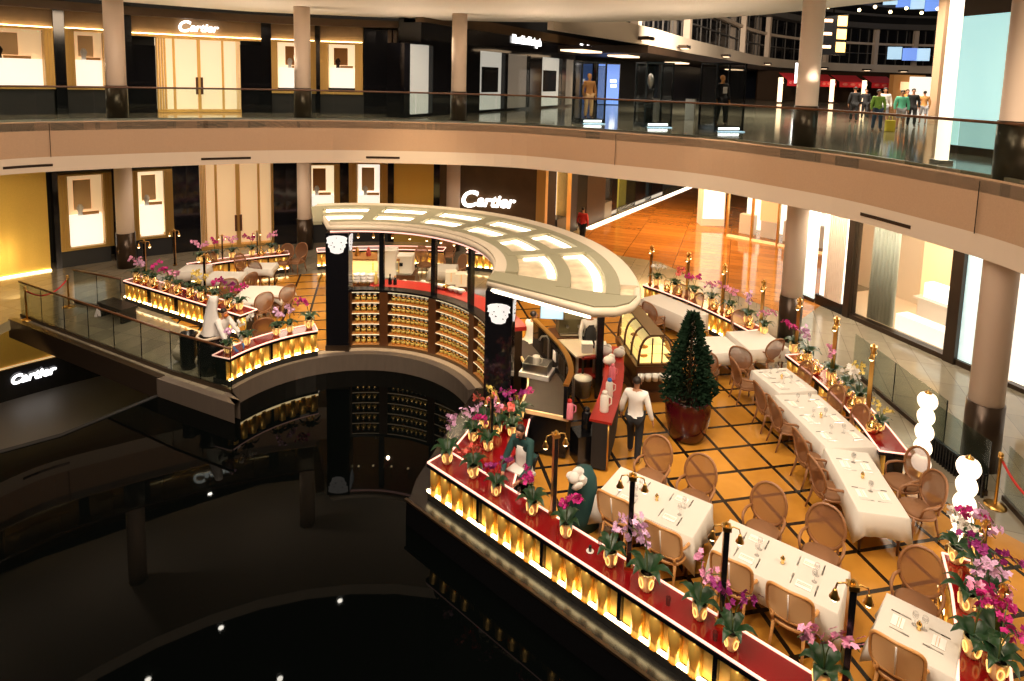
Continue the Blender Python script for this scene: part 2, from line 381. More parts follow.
struct('trim_6', MB().strip(pw, [(p[0]-.05, p[1]+.12) for p in pw], -1.2, -.43), 'blackmatte')
struct('ceiling_atrium', MB().prism([(-30, -14), (26, -14), (26, 14), (9, 24), (-14, 24), (-30, 14)], 20.0, 20.3), 'blackmatte')
for x, y in ((333, 545), (281, 582), (340, 601), (221, 628), (148, 680), (280, 679), (40, 573), (101, 541), (210, 494), (257, 480), (272, 470), (285, 465), (304, 468)):
    e_ = Vector((0, 0, -.9-HC)); w_ = at(x, y, -.45); u_ = w_-e_; q_ = e_+u_*((19.97-e_.z)/u_.z)
    o = MB().lathe([(.13, 0), (.13, -.03), (0, -.03)], 12).build('ceiling_downlight', 'lampdisc', loc=q_); o['kind'] = 'structure'
# added sunken court, stands in for a shopfront reflected in the pool
struct('floor_reflection', MB().prism([(-40, 4), (-5, 10), (-7, 18), (-12, 27), (-40, 27)], -4.4, -4.2), 'greystone')
spot((-12.5, 15.5, -1.2), (-16.5, 21.5, -2.2), 420, 80, (1, .72, .3), .1); spot((-14.5, 18.6, -2.4), (-13.2, 15.5, -4.2), 200, 90, (.65, 1, .92), .1)  # spots added to light the built reflection
# dining floor inlays
tl = []
B0, B1 = at(640, 284, .85), at(912, 446, .85)
right_in = [(-.2, 12.9), (A0.x+.1, A0.y+.1)]
right_poly = [tuple((A0+A_N*.2)[:]), tuple((A0+A_N*.2+A_DIR*9)[:]), (9.2, 6.2), (9.3, 9.0), (8.0, 11.2), (7.9, 13.6), (7.3, 15.5), (6.1, 18.8), (4.6, 21.8), (1.5, 21.5), (-1.0, 20.6), (-.1, 17.5), (.1, 14.4)]
struct('floor_dining', MB().prism(right_poly, 0, .006), 'diningfloor')
left_poly = [polar(CK, 3.42, radians(a)) for a in range(160, 20, -5)]+[(0.5, 15.2), (.1, 17.6), (-1.0, 20.4), (-3.0, 22.6), (-7.0, 23.4), (-10.3, 22.2), (-11.7, 19.8), (-9.2, 17.4)]
struct('floor_tearoom', MB().prism(left_poly, 0, .0055), 'diningfloor')
struct('floor_corridor', MB().prism([tuple(at(x, y, 0)[:2]) for x, y in ((560, 246), (596, 226), (640, 206), (690, 186), (1010, 186), (900, 250), (800, 320), (700, 281), (660, 262))], 0, .004), 'corridorfloor')

# ------------------------------------------------------------------ the setting: gallery edge, ceilings, columns
IN = offset(EDGE, .14); IN2 = offset(EDGE, -.05)
struct('trim_7', MB().strip(EDGE, IN, 4.80, ZU+.03), 'stone')
struct('trim_8', MB().strip(EDGE, offset(EDGE, .5), 4.33, 4.80), 'plaster')
sj = MB()
for x, y in ((306, 137), (615, 141), (979, 208)):     # joints of the stone cladding
    p = at(x, 0.0, ZU)
for x, yt in ((49, 123), (306, 121), (616, 133.5), (868, 160), (980, 180)):
    p = at(x, yt, ZU); d = Vector((p.x, p.y, 0)).normalized()
    sj.box((p.x-d.x*.004, p.y-d.y*.004, 5.33), (.018, .03, 1.05), atan2(d.y, d.x)+pi/2)
struct('trim_9', sj, 'darkbrown')
for x0, x1, yv in ((0, 50, 172), (199, 246, 158.5), (362, 404, 155.5), (853, 907, 215)):
    P = []
    for x in (x0, (x0+x1)/2, x1):        # nearest edge point on this bearing
        d = ray(x, yv); b = atan2(d.x, d.y)
        P.append(min(EDGE, key=lambda e: abs(atan2(e[0], e[1])-b)))
    ia, ib = EDGE.index(P[0]), EDGE.index(P[2])
    seg = EDGE[min(ia, ib):max(ia, ib)+1]
    if len(seg) < 2: seg = EDGE[ia:ia+2]
    v = MB().mi(0).strip(offset(seg, -.012), offset(seg, .0), 4.50, 4.58)
    tag(v.build('air_vent', 'bronze'), {0: 'dark slot air vent in the plaster band at the far left', 199: 'dark slot air vent in the plaster band above the double doors', 362: 'dark slot air vent above the small gold shop panel', 853: 'dark slot air vent in the plaster band over the bright shop window'}[x0], 'vent', 'slot vents in the gallery bulkhead')
struct('ceiling_lower', MB().prism(offset(EDGE, .4)+out_far[1:], 4.36, 4.6), 'ceilingpaint')
CZ = 10.1
ce = [at(x, y, CZ) for x, y in ((900, 0), (830, 8), (760, 15), (680, 20), (600, 22.5), (512, 22), (430, 20), (350, 16), (256, 12), (150, 4), (0, -8))]
cback = [(p.x, p.y) for p in ce]
cfront = [polar(CB, 11.5, radians(a)) for a in range(168, 0, -8)]+[(9, 8)]
struct('ceiling', MB().prism([(cback[0][0]+2, cback[0][1]-5)]+cback+[(-22, 18), (-24, 10)]+cfront, CZ, CZ+.4), 'ceilingpaint')
CN = ['at the far left before the jewellery windows', 'right of the jewellery double doors', 'beside the large white script sign', 'behind the right hand flower counter', 'nearest the camera at the right edge']
for i, (cx, cy) in enumerate(((-13.3, 21.0), (-8.1, 24.1), (-2.2, 25.2), (8.50, 18.17), (9.72, 12.03))):
    low = ((-14.75, 23.45), (-8.9, 26.55), (-2.52, 27.0), None, None)[i]
    k = thing('column', 'round plaster column on the upper gallery, '+CN[i], 'column', (cx, cy, 0), 0, 'round columns of the gallery'); k['kind'] = 'structure'
    MB().lathe([(.30, ZU if low else 0), (.30, CZ)], 28).build('shaft', 'column', k)
    MB().lathe([(.302, ZU), (.325, ZU), (.325, ZU+1.17), (.302, ZU+1.17)], 28).build('gallery_sleeve', 'bronze', k)
    if low:
        k = thing('column', 'round plaster column on the lower floor, '+CN[i], 'column', (*low, 0), 0, 'round columns of the lower floor'); k['kind'] = 'structure'
        MB().lathe([(.30, 0), (.30, 4.36)], 28).build('shaft', 'column', k)
    MB().lathe([(.33, 0), (.33, 1.36), (.302, 1.36)], 28).build('base_sleeve', 'bronze', k)

# ------------------------------------------------------------------ shopfronts on the round wall
RW = 18.6
def arcbox(mb, r0, r1, a0, a1, z0, z1, n=None):
    n = n or max(1, int(abs(a1-a0)*24)+1)
    return mb.strip(arcpts(CB, r0, a0, a1, n), arcpts(CB, r1, a0, a1, n), z0, z1)
def ang(x, y, R=RW): return at_cyl(x, y, CB, R)
def zx(x, y, R=RW): return at_cyl(x, y, CB, R)[1]
wl = [radians(a) for a in (182, 57)]
struct('wall_back', arcbox(MB(), 19.6, 19.9, radians(186), radians(74), 0, 4.36, 40), 'blackmatte')
struct('wall_upper', arcbox(MB(), 19.6, 19.9, radians(186), ang(400, 100)[0], ZU, 10.1, 40), 'blackmatte')
D('goldframe', (.50, .32, .10), .42, .9)
D('covepanel', (.24, .15, .075), .45, noise=.2, nscale=3)
def window_bay(n, x0, x1, yt, yb, frame, lit, label_frame=True, fw=5, mull=(), ledge=None, pil=0):
    """a lit shop window: gold frame, glass and a lit niche set back in the wall"""
    a0, zt = ang(x0, yt); a1, _ = ang(x1, yt); zb = ang((x0+x1)/2, yb)[1]; zt = ang((x0+x1)/2, yt)[1]
    w = abs(a0-a1)*RW; px = (a0-a1)/(x1-x0)
    f = MB()
    t = fw*abs(px)
    for aa, bb in ((a0, a0-t), (a1+t, a1)): arcbox(f, RW-.12, RW+.55, aa, bb, zb, zt)
    arcbox(f, RW-.12, RW+.55, a0, a1, zb-.10, zb); arcbox(f, RW-.12, RW+.55, a0, a1, zt, zt+.06)
    for k in range(pil):                 # fluted pilasters
        for s0 in (a0, a1+t):
            arcbox(f, RW-.17, RW-.12, s0-t*(k+.25)/pil, s0-t*(k+.75)/pil, zb, zt)
    o = struct('window_%d' % n, f, frame)
    back = MB(); arcbox(back, RW+.5, RW+.55, a0-t, a1+t, zb, zt); back.build('lit_niche', lit, o)
    if ledge is not None:
        zl = ang((x0+x1)/2, ledge)[1]
        b = MB(); arcbox(b, RW+.1, RW+.5, a0-t*1.2, a1+t*1.2, zb, zl); b.build('display_plinth', 'shopwhite', o)
    zc = ang((x0+x1)/2, ledge if ledge is not None else yb)[1]; hh = (zt-zc)
    b = MB(); arcbox(b, RW+.40, RW+.44, a0-w/RW*.30, a0-w/RW*.62, zc+hh*.12, zc+hh*.85); b.build('display_panel', 'tan' if n in (3, 4, 7) else 'cream', o)
    b = MB(); arcbox(b, RW+.2, RW+.34, a0-w/RW*.45, a0-w/RW*.75, zc, zc+.10); b.build('display_stand', 'tan', o)
    b = MB(); am = a0-w/RW*.40; b.lathe([(.09, 0), (.07, .12), (.12, .3), (.06, .42), (0, .44)], 10, (*polar(CB, RW+.25, am), zc)); b.build('jewellery_bust', 'darkbrown' if n in (1, 4) else 'white', o)
    for m in mull:
        am, _ = ang(m, yt); b = MB(); arcbox(b, RW-.05, RW+.02, am+.6*abs(px), am-.6*abs(px), zb, zt); b.build('mullion', frame, o)
    g = MB(); arcbox(g, RW-.01, RW, a0-t, a1+t, zb, zt); g.build('pane', 'clearglass', o)
    return o
tn = 10
def cladding(x0, x1, yt, yb, m, R0=RW, R1=RW+.5, zt=None, zb=None):
    global tn
    a0, _ = ang(x0, yt); a1, _ = ang(x1, yt); xm = (x0+x1)/2
    b = MB(); arcbox(b, R0, R1, a0, a1, ang(xm, yb)[1] if zb is None else zb, ang(xm, yt)[1] if zt is None else zt)
    tn += 1; return struct('trim_%d' % tn, b, m)
# upper gallery: jewellery shop
window_bay(1, -40, 52, 27, 86, 'goldframe', 'shopwarm', fw=10, ledge=58, pil=3)
window_bay(2, 64, 111, 31, 87, 'goldframe', 'shopwarm', fw=9, ledge=60, pil=3)
window_bay(3, 271, 316, 42, 91, 'goldframe', 'shoplight', fw=6, ledge=68, pil=2)
window_bay(4, 320, 363, 44, 92, 'goldframe', 'shoplight', fw=8, ledge=68, pil=2)
for x0, x1, yb in ((-40, 54, 115), (62, 113, 115), (270, 316, 114), (319, 364, 114)): cladding(x0, x1, yb-26, yb, 'blackmatte', RW-.02, RW+.5, zb=ZU)
cl = []
for x0, x1, y0, y1 in ((-40, 53, 6, 26), (64, 106, 10, 30), (131, 262, 14, 37), (270, 315, 24, 41), (320, 363, 26, 43)):
    xm = (x0+x1)/2
    t = cladding(x0, x1, y0, y1, 'covepanel', RW+.1, RW+.3)
    a0, a1 = ang(x0, y1)[0], ang(x1, y1)[0]; zb = zx(xm, y1)
    b = MB(); arcbox(b, RW-.05, RW+.08, a0, a1, zb-.07, zb+.03); b.build('cove_lip', 'goldsat', t)
    b = MB(); arcbox(b, RW-.02, RW+.08, a0-.002, a1+.002, zb+.03, zb+.06); b.build('cove_light', 'ledw', t)
    b = MB(); arcbox(b, RW-.05, RW+.08, a0, a1, zx(xm, y0), zx(xm, y0)+.05); b.build('top_lip', 'goldsat', t)
for x0, x1 in ((53, 64), (112, 131), (261, 271), (315, 320)): cladding(x0, x1, 30, 114, 'blackgloss', RW-.1, RW+.5, zb=ZU, zt=10.1)
cladding(131, 155, 45, 114, 'blackgloss', RW-.05, RW+.5, zb=ZU); cladding(240, 262, 45, 114, 'blackgloss', RW-.05, RW+.5, zb=ZU)
cladding(364, 388, 27, 114, 'blackgloss', RW-.08, RW+.5, zb=ZU, zt=9.6)
for x0, x1 in ((388, 392), (393.5, 397.5), (399, 403)): cladding(x0, x1, 27, 114, 'brownpanel', RW-.1, RW+.3, zb=ZU, zt=9.6)
cladding(-60, 404, 20, 25, 'brownpanel', RW-.3, RW+.6, zb=9.68, zt=10.0)
def double_door(n, x0, x1, yt, yb, zb, mulls, pilw, lit):
    a0, _ = ang(x0, yt); a1, _ = ang(x1, yt); zt = zx((x0+x1)/2, yt)
    b = MB(); arcbox(b, RW-.1, RW+.5, a0, a1, zt-.06, zt+.06); px = (a0-a1)/(x1-x0)
    for k in range(4):
        c = a0-px*pilw*(k+.2)/4; arcbox(b, RW-.14, RW+.3, c, c-px*pilw*.6/4, zb, zt)
        c = a1+px*pilw*.5*(k+.8)/4; arcbox(b, RW-.14, RW+.3, c, c-px*pilw*.3/4, zb, zt)
    arcbox(b, RW-.06, RW+.3, a0, a1, zb, zb+.12)
    o = struct('door_%d' % n, b, 'goldsat')
    q = MB(); arcbox(q, RW+.42, RW+.46, a0, a1, zb, zt); q.build('lit_foyer', lit, o)
    for m, w in mulls:
        am = ang(m, yt)[0]; q = MB(); arcbox(q, RW-.06, RW+.06, am+w*px/2, am-w*px/2, zb, zt); q.build('stile', 'goldsat', o)
    am = ang(mulls[len(mulls)//2][0], yt)[0]
    for sgn in (-1, 1):
        q = MB(); arcbox(q, RW-.2, RW-.08, am+sgn*px*1.2, am+sgn*px*3.8, zb+.75, zb+1.45); q.build('pull_handle', 'darkwood', o)
    q = MB(); arcbox(q, RW-.01, RW, a0, a1, zb, zt); q.build('pane', 'clearglass', o)
    return o
double_door(1, 155, 240, 38, 113, ZU+.01, ((173, 2.5), (198, 3.5), (222, 2.5)), 10, 'shoplight')
# lower floor: jewellery shop
a0, a1 = ang(-60, 286)[0], ang(51, 274)[0]
g = struct('wall_gold', arcbox(MB(), RW-.1, RW+.3, a0, a1, .02, 4.36), 'goldpanel')
b = MB(); arcbox(b, RW-.2, RW-.12, a0, a1, .0, .05); b.build('floor_light', 'ledw', g)
window_bay(5, 57, 111, 175, 246, 'goldframe', 'shopwarm', fw=9, ledge=216, pil=3)
window_bay(6, 128, 172, 171, 236, 'goldframe', 'shoplight', fw=9, ledge=206, pil=3)
window_bay(7, 300, 340, 165, 212, 'goldframe', 'shoplight', fw=6, ledge=196, pil=2)
window_bay(8, 349, 388, 164, 212, 'goldframe', 'shopwhite', fw=8, ledge=196, pil=2)
for x0, x1 in ((51, 57), (111, 128), (172, 199), (271, 300), (340, 349), (388, 394), (434, 440)): cladding(x0, x1, 170, 240, 'blackgloss', RW-.06, RW+.5, zb=0, zt=4.36)
for x0, x1, yy in ((57, 111, 248), (128, 172, 239), (300, 340, 214), (349, 388, 214)): cladding(x0, x1, yy, 262, 'blackmatte', RW-.04, RW+.5, zb=0)
double_door(2, 199, 273, 158, 244, .01, ((215, 2.5), (237, 4.5), (258, 2.5)), 6, 'shopwarm')
g = struct('wall_glow', arcbox(MB(), RW-.02, RW+.3, ang(394, 200)[0], ang(434, 200)[0], 0, 4.36), 'goldpanel')
g = struct('wall_sign', arcbox(MB(), RW-.1, RW+.3, ang(440, 200)[0], ang(540, 200)[0], 0, 4.36), 'brownpanel')
cladding(537, 546, 200, 240, 'goldsat', RW-.14, RW+.3, zb=0, zt=4.36)
def arc_sign(name, body, m, x0, x1, y, size, label, back=.16, shear=.25):
    a, z = ang((x0+x1)/2, y); c = polar(CB, RW-back, a); t = (sin(a), -cos(a))
    r = thing(name, label, 'sign', (c[0], c[1], z))
    for nm, bd, sz, dx, dz in (('capital_letter', body[0], size*1.35, -1.42, -.02), ('lettering', body[1:], size, .25, -.06)):
        o = text(nm, bd, m, sz, (t[0]*dx*size, t[1]*dx*size, dz*size), (t[0], t[1], 0), None, .03, shear); o.parent = r
    return r
arc_sign('shop_sign', 'Cartier', 'signwhite', 184, 217, 27.5, .45, 'glowing white script shop sign above the upper double doors', .02)
arc_sign('shop_sign', 'Cartier', 'signwhite', 469, 514, 200, .76, 'large glowing white script shop sign on the brown panel below the gallery')
# pool reflection of a shopfront built as solids, gold above a black band
a0, a1 = ang(-60, 330)[0], ang(62, 352)[0]
g = struct('wall_reflection', arcbox(MB(), 17.6, 17.8, a0, a1, -3.05, -.3), 'goldpanel')
b = MB(); arcbox(b, 17.5, 17.58, a0, a1, -3.0, -2.96); b.build('reflected_edge', 'shopwarm', g)
struct('wall_reflectband', arcbox(MB(), 17.55, 17.85, a0, ang(140, 350)[0], -4.3, -3.05), 'blackgloss')
a, z = at_cyl(33, 376, CB, 17.4)
c = polar(CB, 17.45, a); r = thing('shop_sign', 'small reflected white script shop sign at lower left, built as solid letters', 'sign', (c[0], c[1], z))
o = text('lettering', 'Cartier', 'signwhite', .44, (0, 0, 0), (sin(a), -cos(a), 0), None, .03, .25); o.parent = r

# ------------------------------------------------------------------ straight shopfronts
def plane_box(mb, P, Q, s0, s1, d0, d1, z0, z1):
    """box along line P+Q*s, from d0 to d1 behind it (left normal)"""
    n = (-Q[1], Q[0]); c = lambda s, d: (P[0]+Q[0]*s+n[0]*d, P[1]+Q[1]*s+n[1]*d)
    return mb.prism([c(s0, d0), c(s1, d0), c(s1, d1), c(s0, d1)], z0, z1)
def unit(a, b): v = Vector((b[0]-a[0], b[1]-a[1])).normalized(); return (v.x, v.y)
# upper dark boutique
P1 = (-3.3, 28.3); Q1 = (.463, .886)
def s1(x, y): return at_line(x, y, P1, Q1)
zt = 8.95
struct('wall_boutique', plane_box(plane_box(MB(), P1, Q1, -1.5, 24, .9, 1.2, ZU, 10.1), P1, Q1, -1.5, 16, 0, .9, zt, 9.9), 'blackgloss')
struct('trim_50', plane_box(MB(), P1, Q1, -1.5, 24, -.1, .3, 9.9, 10.4), 'brownpanel')
wins = ((410, 433, 'shopwhite', 0), (480, 505, 'shopwhite', 1), (508, 530, 'shopdim', 0), (542, 562, 'shopwhite', 1), (566, 576, 'shopdim', 0))
prev = s1(404, 100)[0]
n = 20
for x0, x1, lit, pic in wins:
    a, b_ = s1(x0, 80)[0], s1(x1, 80)[0]
    f = plane_box(MB(), P1, Q1, prev, a, 0, .9, ZU, zt); prev = b_
    plane_box(f, P1, Q1, a, b_, 0, .9, ZU, ZU+.12)
    n += 1; o = struct('window_%d' % n, f, 'blackgloss')
    plane_box(MB(), P1, Q1, a, b_, .24, .3, ZU+.12, zt).build('lit_niche', lit, o)
    plane_box(MB(), P1, Q1, a, b_, .02, .03, ZU+.12, zt).build('pane', 'clearglass', o)
    if pic:
        m = (a+b_)/2; h = (b_-a)*.28
        q = plane_box(MB(), P1, Q1, m-h-.1, m+h+.1, .15, .2, ZU+1.0, ZU+2.3).build('framed_picture', 'black', o)
        plane_box(MB(), P1, Q1, m-h, m+h, .13, .15, ZU+1.1, ZU+2.2).build('picture', 'navy', q)
struct('wall_boutique_end', plane_box(MB(), P1, Q1, prev, 24, 0, .9, ZU, zt), 'blackgloss')
for x0, y0, sz, lb in ((526, 41, .62, 'white lettering of the dark boutique, the nearer of its two signs'), (590, 49.5, .72, 'white lettering of the dark boutique above the blue poster')):
    s, z = s1(x0, y0); c = (P1[0]+Q1[0]*s+Q1[1]*.06, P1[1]+Q1[1]*s-Q1[0]*.06)
    r = thing('shop_sign', lb, 'sign', (c[0], c[1], z)); o = text('lettering', 'TheClefTolaph', 'signwhite', sz, (0, 0, 0), (*Q1, 0), None, .03); o.parent = r
s, z = s1(596, 80); s2, _ = s1(606, 80); 
r = thing('lit_poster', 'tall blue lit fashion poster beyond the first glass showcase', 'poster', (P1[0]+Q1[0]*s+.3, P1[1]+Q1[1]*s-.2, ZU))
r.rotation_euler[2] = 0.15
MB().box((.6, 0, 1.5), (1.7, .12, 3.0)).build('frame', 'black', r)
MB().box((.6, -.065, 1.5), (1.6, .02, 2.9)).build('poster_face', 'posterblue', r)
MB().box((.95, -.08, 1.75), (.45, .02, .2)).box((.98, -.08, 1.4), (.4, .02, .22)).build('lettering', 'signwhite', r)
# lower corridor, left side
P2 = (0.2, 26.4); Q2 = unit((4.24, 32.5), (13.45, 46.45))
def s2_(x, y=200): return at_line(x, y, P2, Q2)[0]
struct('wall_corridor', plane_box(MB(), P2, Q2, s2_(546), 40, .8, 1.1, 0, 4.36), 'blackmatte')
lo = ((545, 556, 'darkbrown', 0), (558, 567, 'shopwhite', 1), (567, 571, 'goldsat', 0), (571, 577, 'navy', 0), (578, 587, 'shoplight', 2), (587, 605, 'darkbrown', 0), (605, 612, 'shopwhite', 1), (612, 617, 'blackgloss', 0), (619, 635, 'greenshop', 2), (635, 645, 'blackgloss', 0), (645, 651, 'palecyan', 2), (651, 662, 'blackgloss', 0))
for i, (x0, x1, m, k) in enumerate(lo):
    a, b_ = s2_(x0), s2_(x1)
    if k == 0: struct('trim_%d' % (60+i), plane_box(MB(), P2, Q2, a, b_, 0, .8, 0, 4.36), m); continue
    o = struct('window_%d' % (40+i), plane_box(MB(), P2, Q2, a, b_, 0, .7, 0, .9 if k == 1 else .08), 'greystone')
    plane_box(MB(), P2, Q2, a, b_, .6, .7, .9 if k == 1 else .08, 4.3).build('lit_niche', m, o)
    plane_box(MB(), P2, Q2, a, b_, .02, .03, .9 if k == 1 else .08, 4.3).build('pane', 'clearglass', o)
struct('baseboard_corridor', plane_box(MB(), P2, Q2, 6.5, 40, -.5, -.2, 0, .05), 'ledwhite')
# corridor, right side: glass corner shop and a lit pillar
P3 = tuple(at(725, 236, 0)[:2]); Q3 = unit(P3, at(792, 249, 0)[:2]); L3 = 4.6
o = struct('window_60', plane_box(plane_box(MB(), P3, Q3, 0, L3, 0, .2, 0, .10), P3, Q3, 0, L3, 0, .2, 3.5, 3.6), 'shopwarm')
for s in (0, 1.25, 2.5, 3.7): plane_box(MB(), P3, Q3, s, s+.07, -.02, .2, 0, 3.6).build('post', 'goldsat', o)
plane_box(MB(), P3, Q3, 0, L3, .05, .06, .1, 3.5).build('pane', 'clearglass', o)
for k in range(4): plane_box(MB(), P3, Q3, .2+k*1.1, .95+k*1.1, 1.2, 1.6, .0, 1.0).build('display_plinth', 'shopdim', o)
plane_box(MB(), P3, Q3, 0, L3, 2.6, 2.7, 0, 3.6).build('lit_backdrop', 'shopcool', o)
plane_box(MB(), P3, Q3, 1.35, 2.2, .9, 1.0, .9, 3.2).build('gold_panel', 'shopwarm', o)
q = at(701, 224, 0); o = struct('wall_pier', MB().box((q.x+.5, q.y, 2.15), (1.25, .8, 4.3)), 'shopdim')
MB().box((q.x+.5, q.y-.42, 2.2), (1.1, .03, 3.6)).build('lit_panel', 'shopcool', o)
# lower right shops
P4 = tuple(at(814, 303, 0)[:2]); Q4 = unit(P4, at(985, 378, 0)[:2]); n4 = (-Q4[1], Q4[0])
def s4(x, y): return at_line(x, y, P4, Q4)[0]
struct('wall_right', plane_box(MB(), P4, Q4, -2, 14, 3.4, 3.6, 0, 4.36), 'plaster')
struct('floor_shop', plane_box(MB(), P4, Q4, -.4, 12, .06, 3.4, 0, .05), 'plaster')
struct('ceiling_shop', plane_box(MB(), P4, Q4, -.4, 12, .06, 3.4, 4.2, 4.3), 'ceilingpaint')
a, b_ = s4(817, 300), s4(842, 310)
o = struct('window_70', plane_box(MB(), P4, Q4, a-.1, b_+.05, 0, .3, 0, .35), 'black')
plane_box(MB(), P4, Q4, a, b_, .08, .12, .35, 4.3).build('lit_panel', 'shopwhite', o)
for k in range(9):
    s = a+.28+(b_-a-.4)*k/8.6; plane_box(MB(), P4, Q4, s, s+.05, .0, .06, .35, 4.3).build('fin', 'column', o)
c, d = s4(848, 320), s4(943, 360)
o = struct('window_71', plane_box(plane_box(plane_box(plane_box(MB(), P4, Q4, c-.22, c, -.05, .3, 0, 4.3), P4, Q4, d, d+.32, -.05, .3, 0, 4.3), P4, Q4, c, d, 0, .3, 0, .14), P4, Q4, c, d, 0, .25, 3.75, 3.9), 'bronze')
plane_box(MB(), P4, Q4, c, d, .1, .11, .14, 3.75).build('pane', 'clearglass', o)
plane_box(MB(), P4, Q4, c, d+.3, 3.2, 3.3, .05, 4.2).build('lit_backdrop', 'shopwarm', o)
area((P4[0]+Q4[0]*(c+d)/2+n4[0]*1.6, P4[1]+Q4[1]*(c+d)/2+n4[1]*1.6, 4.15), 2.5, 160, (1, .84, .62))
D('curtaincloth', (.62, .66, .56), .8)
curt = MB()
for k in range(7): curt.tube([(P4[0]+Q4[0]*(c+.35+k*.13)+n4[0]*.5, P4[1]+Q4[1]*(c+.35+k*.13)+n4[1]*.5, z) for z in (.1, 3.7)], .075, 8)
curt.build('curtain', 'curtaincloth', o)
tag(plane_box(plane_box(MB(), P4, Q4, c+1.2, d-.1, 1.5, 2.1, .05, .95), P4, Q4, c+1.1, d, 1.4, 2.2, .95, 1.02).build('shop_counter', 'shopdim'), 'pale long counter inside the bright shop window at right', 'counter')
for k in range(3): tag(plane_box(MB(), P4, Q4, c+1.3+k*1.2, c+2.1+k*1.2, 1.6, 2.0, 1.03, 1.5).build('display_box', 'shopcool'), 'small glass display box on the counter of the bright right shop, %s' % ('nearest the curtain', 'in the middle', 'farthest from the curtain')[k], 'showcase', 'display boxes on the shop counter')
tag(plane_box(MB(), P4, Q4, c+1.2, d+.1, .6, 1.1, .05, .55).build('shop_bench', 'shopwhite'), 'low white display bench just behind the bright right shop window', 'bench')
e, f_ = s4(953, 368), s4(984, 380)
o = struct('window_72', plane_box(plane_box(MB(), P4, Q4, e-.08, f_+.1, 0, .2, 0, .16), P4, Q4, f_, f_+.1, -.02, .2, .1, 4.3), 'bronze')
plane_box(MB(), P4, Q4, e, f_, .1, .15, .16, 4.3).build('lit_panel', 'palecyan', o)
o = struct('window_74', plane_box(MB(), P4, Q4, s4(800, 300), s4(813, 300), .0, .2, 0, .12), 'bronze'); plane_box(MB(), P4, Q4, s4(801, 300), s4(812, 300), .05, .1, .12, 4.3).build('lit_panel', 'palecyan', o)
P5 = tuple(at(1000, 388, 0)[:2])
o = struct('window_73', plane_box(MB(), P4, Q4, f_+.5, 13, .05, .25, 0, .12), 'bronze')
plane_box(MB(), P4, Q4, f_+.1, 13, .25, .3, .12, 4.3).build('lit_panel', 'shopwhite', o)
plane_box(plane_box(plane_box(MB(), P4, Q4, f_+.9, f_+1.0, 0, .2, 1.35, 2.45), P4, Q4, f_+.9, 13, 0, .2, 2.4, 2.55), P4, Q4, f_+.9, 13, 0, .2, 1.25, 1.4).build('gold_frame', 'brass', o)

# ------------------------------------------------------------------ gallery railing, showcases, upper hall
RL = offset(EDGE, .18)
lens = [0]
for i in range(1, len(RL)): lens.append(lens[-1]+hypot(RL[i][0]-RL[i-1][0], RL[i][1]-RL[i-1][1]))
def along(s):
    for i in range(1, len(RL)):
        if lens[i] >= s:
            t = (s-lens[i-1])/(lens[i]-lens[i-1]); return (RL[i-1][0]+(RL[i][0]-RL[i-1][0])*t, RL[i-1][1]+(RL[i][1]-RL[i-1][1])*t)
    return RL[-1]
r = thing('gallery_railing', 'frameless glass railing with dark handrail along the whole round gallery edge', 'railing', (0, 0, 0))
MB().tube([(p[0], p[1], ZU+1.12) for p in RL], .032, 8).build('handrail', 'darkwood', r)
s = 0.3
while s < lens[-1]-1.6:
    a, b_ = along(s+.012), along(s+1.5)
    g = MB(); d = Vector((b_[0]-a[0], b_[1]-a[1])); c = ((a[0]+b_[0])/2, (a[1]+b_[1])/2, ZU+.57)
    g.box(c, (d.length, .014, 1.08), atan2(d.y, d.x)); g.build('glass_pane', 'glass', r); s += 1.512
MB().strip(RL, offset(EDGE, .22), ZU+.02, ZU+.10).build('shoe_rail', 'steel', r)

def skinned(name, nodes, edges, m, parent, sub=1):
    """one continuous skinned surface: nodes {key:(x,y,z,r)}"""
    ks = list(nodes); me = bpy.data.meshes.new(name)
    me.from_pydata([nodes[k][:3] for k in ks], [(ks.index(a), ks.index(b)) for a, b in edges], [])
    o = bpy.data.objects.new(name, me); COL.objects.link(o); me.materials.append(M_[m])
    md = o.modifiers.new('skin', 'SKIN'); md.use_smooth_shade = True
    sv = me.skin_vertices[0].data
    for i, k in enumerate(ks):
        rr = nodes[k][3]; sv[i].radius = rr if isinstance(rr, tuple) else (rr, rr)
    sv[0].use_root = True
    if sub: sb = o.modifiers.new('sub', 'SUBSURF'); sb.levels = sub; sb.render_levels = sub
    dg = bpy.context.evaluated_depsgraph_get(); m2 = bpy.data.meshes.new_from_object(o.evaluated_get(dg))
    bpy.data.objects.remove(o); q = bpy.data.objects.new(name, m2); COL.objects.link(q)
    for p in m2.polygons: p.use_smooth = True
    if parent: q.parent = parent
    return q
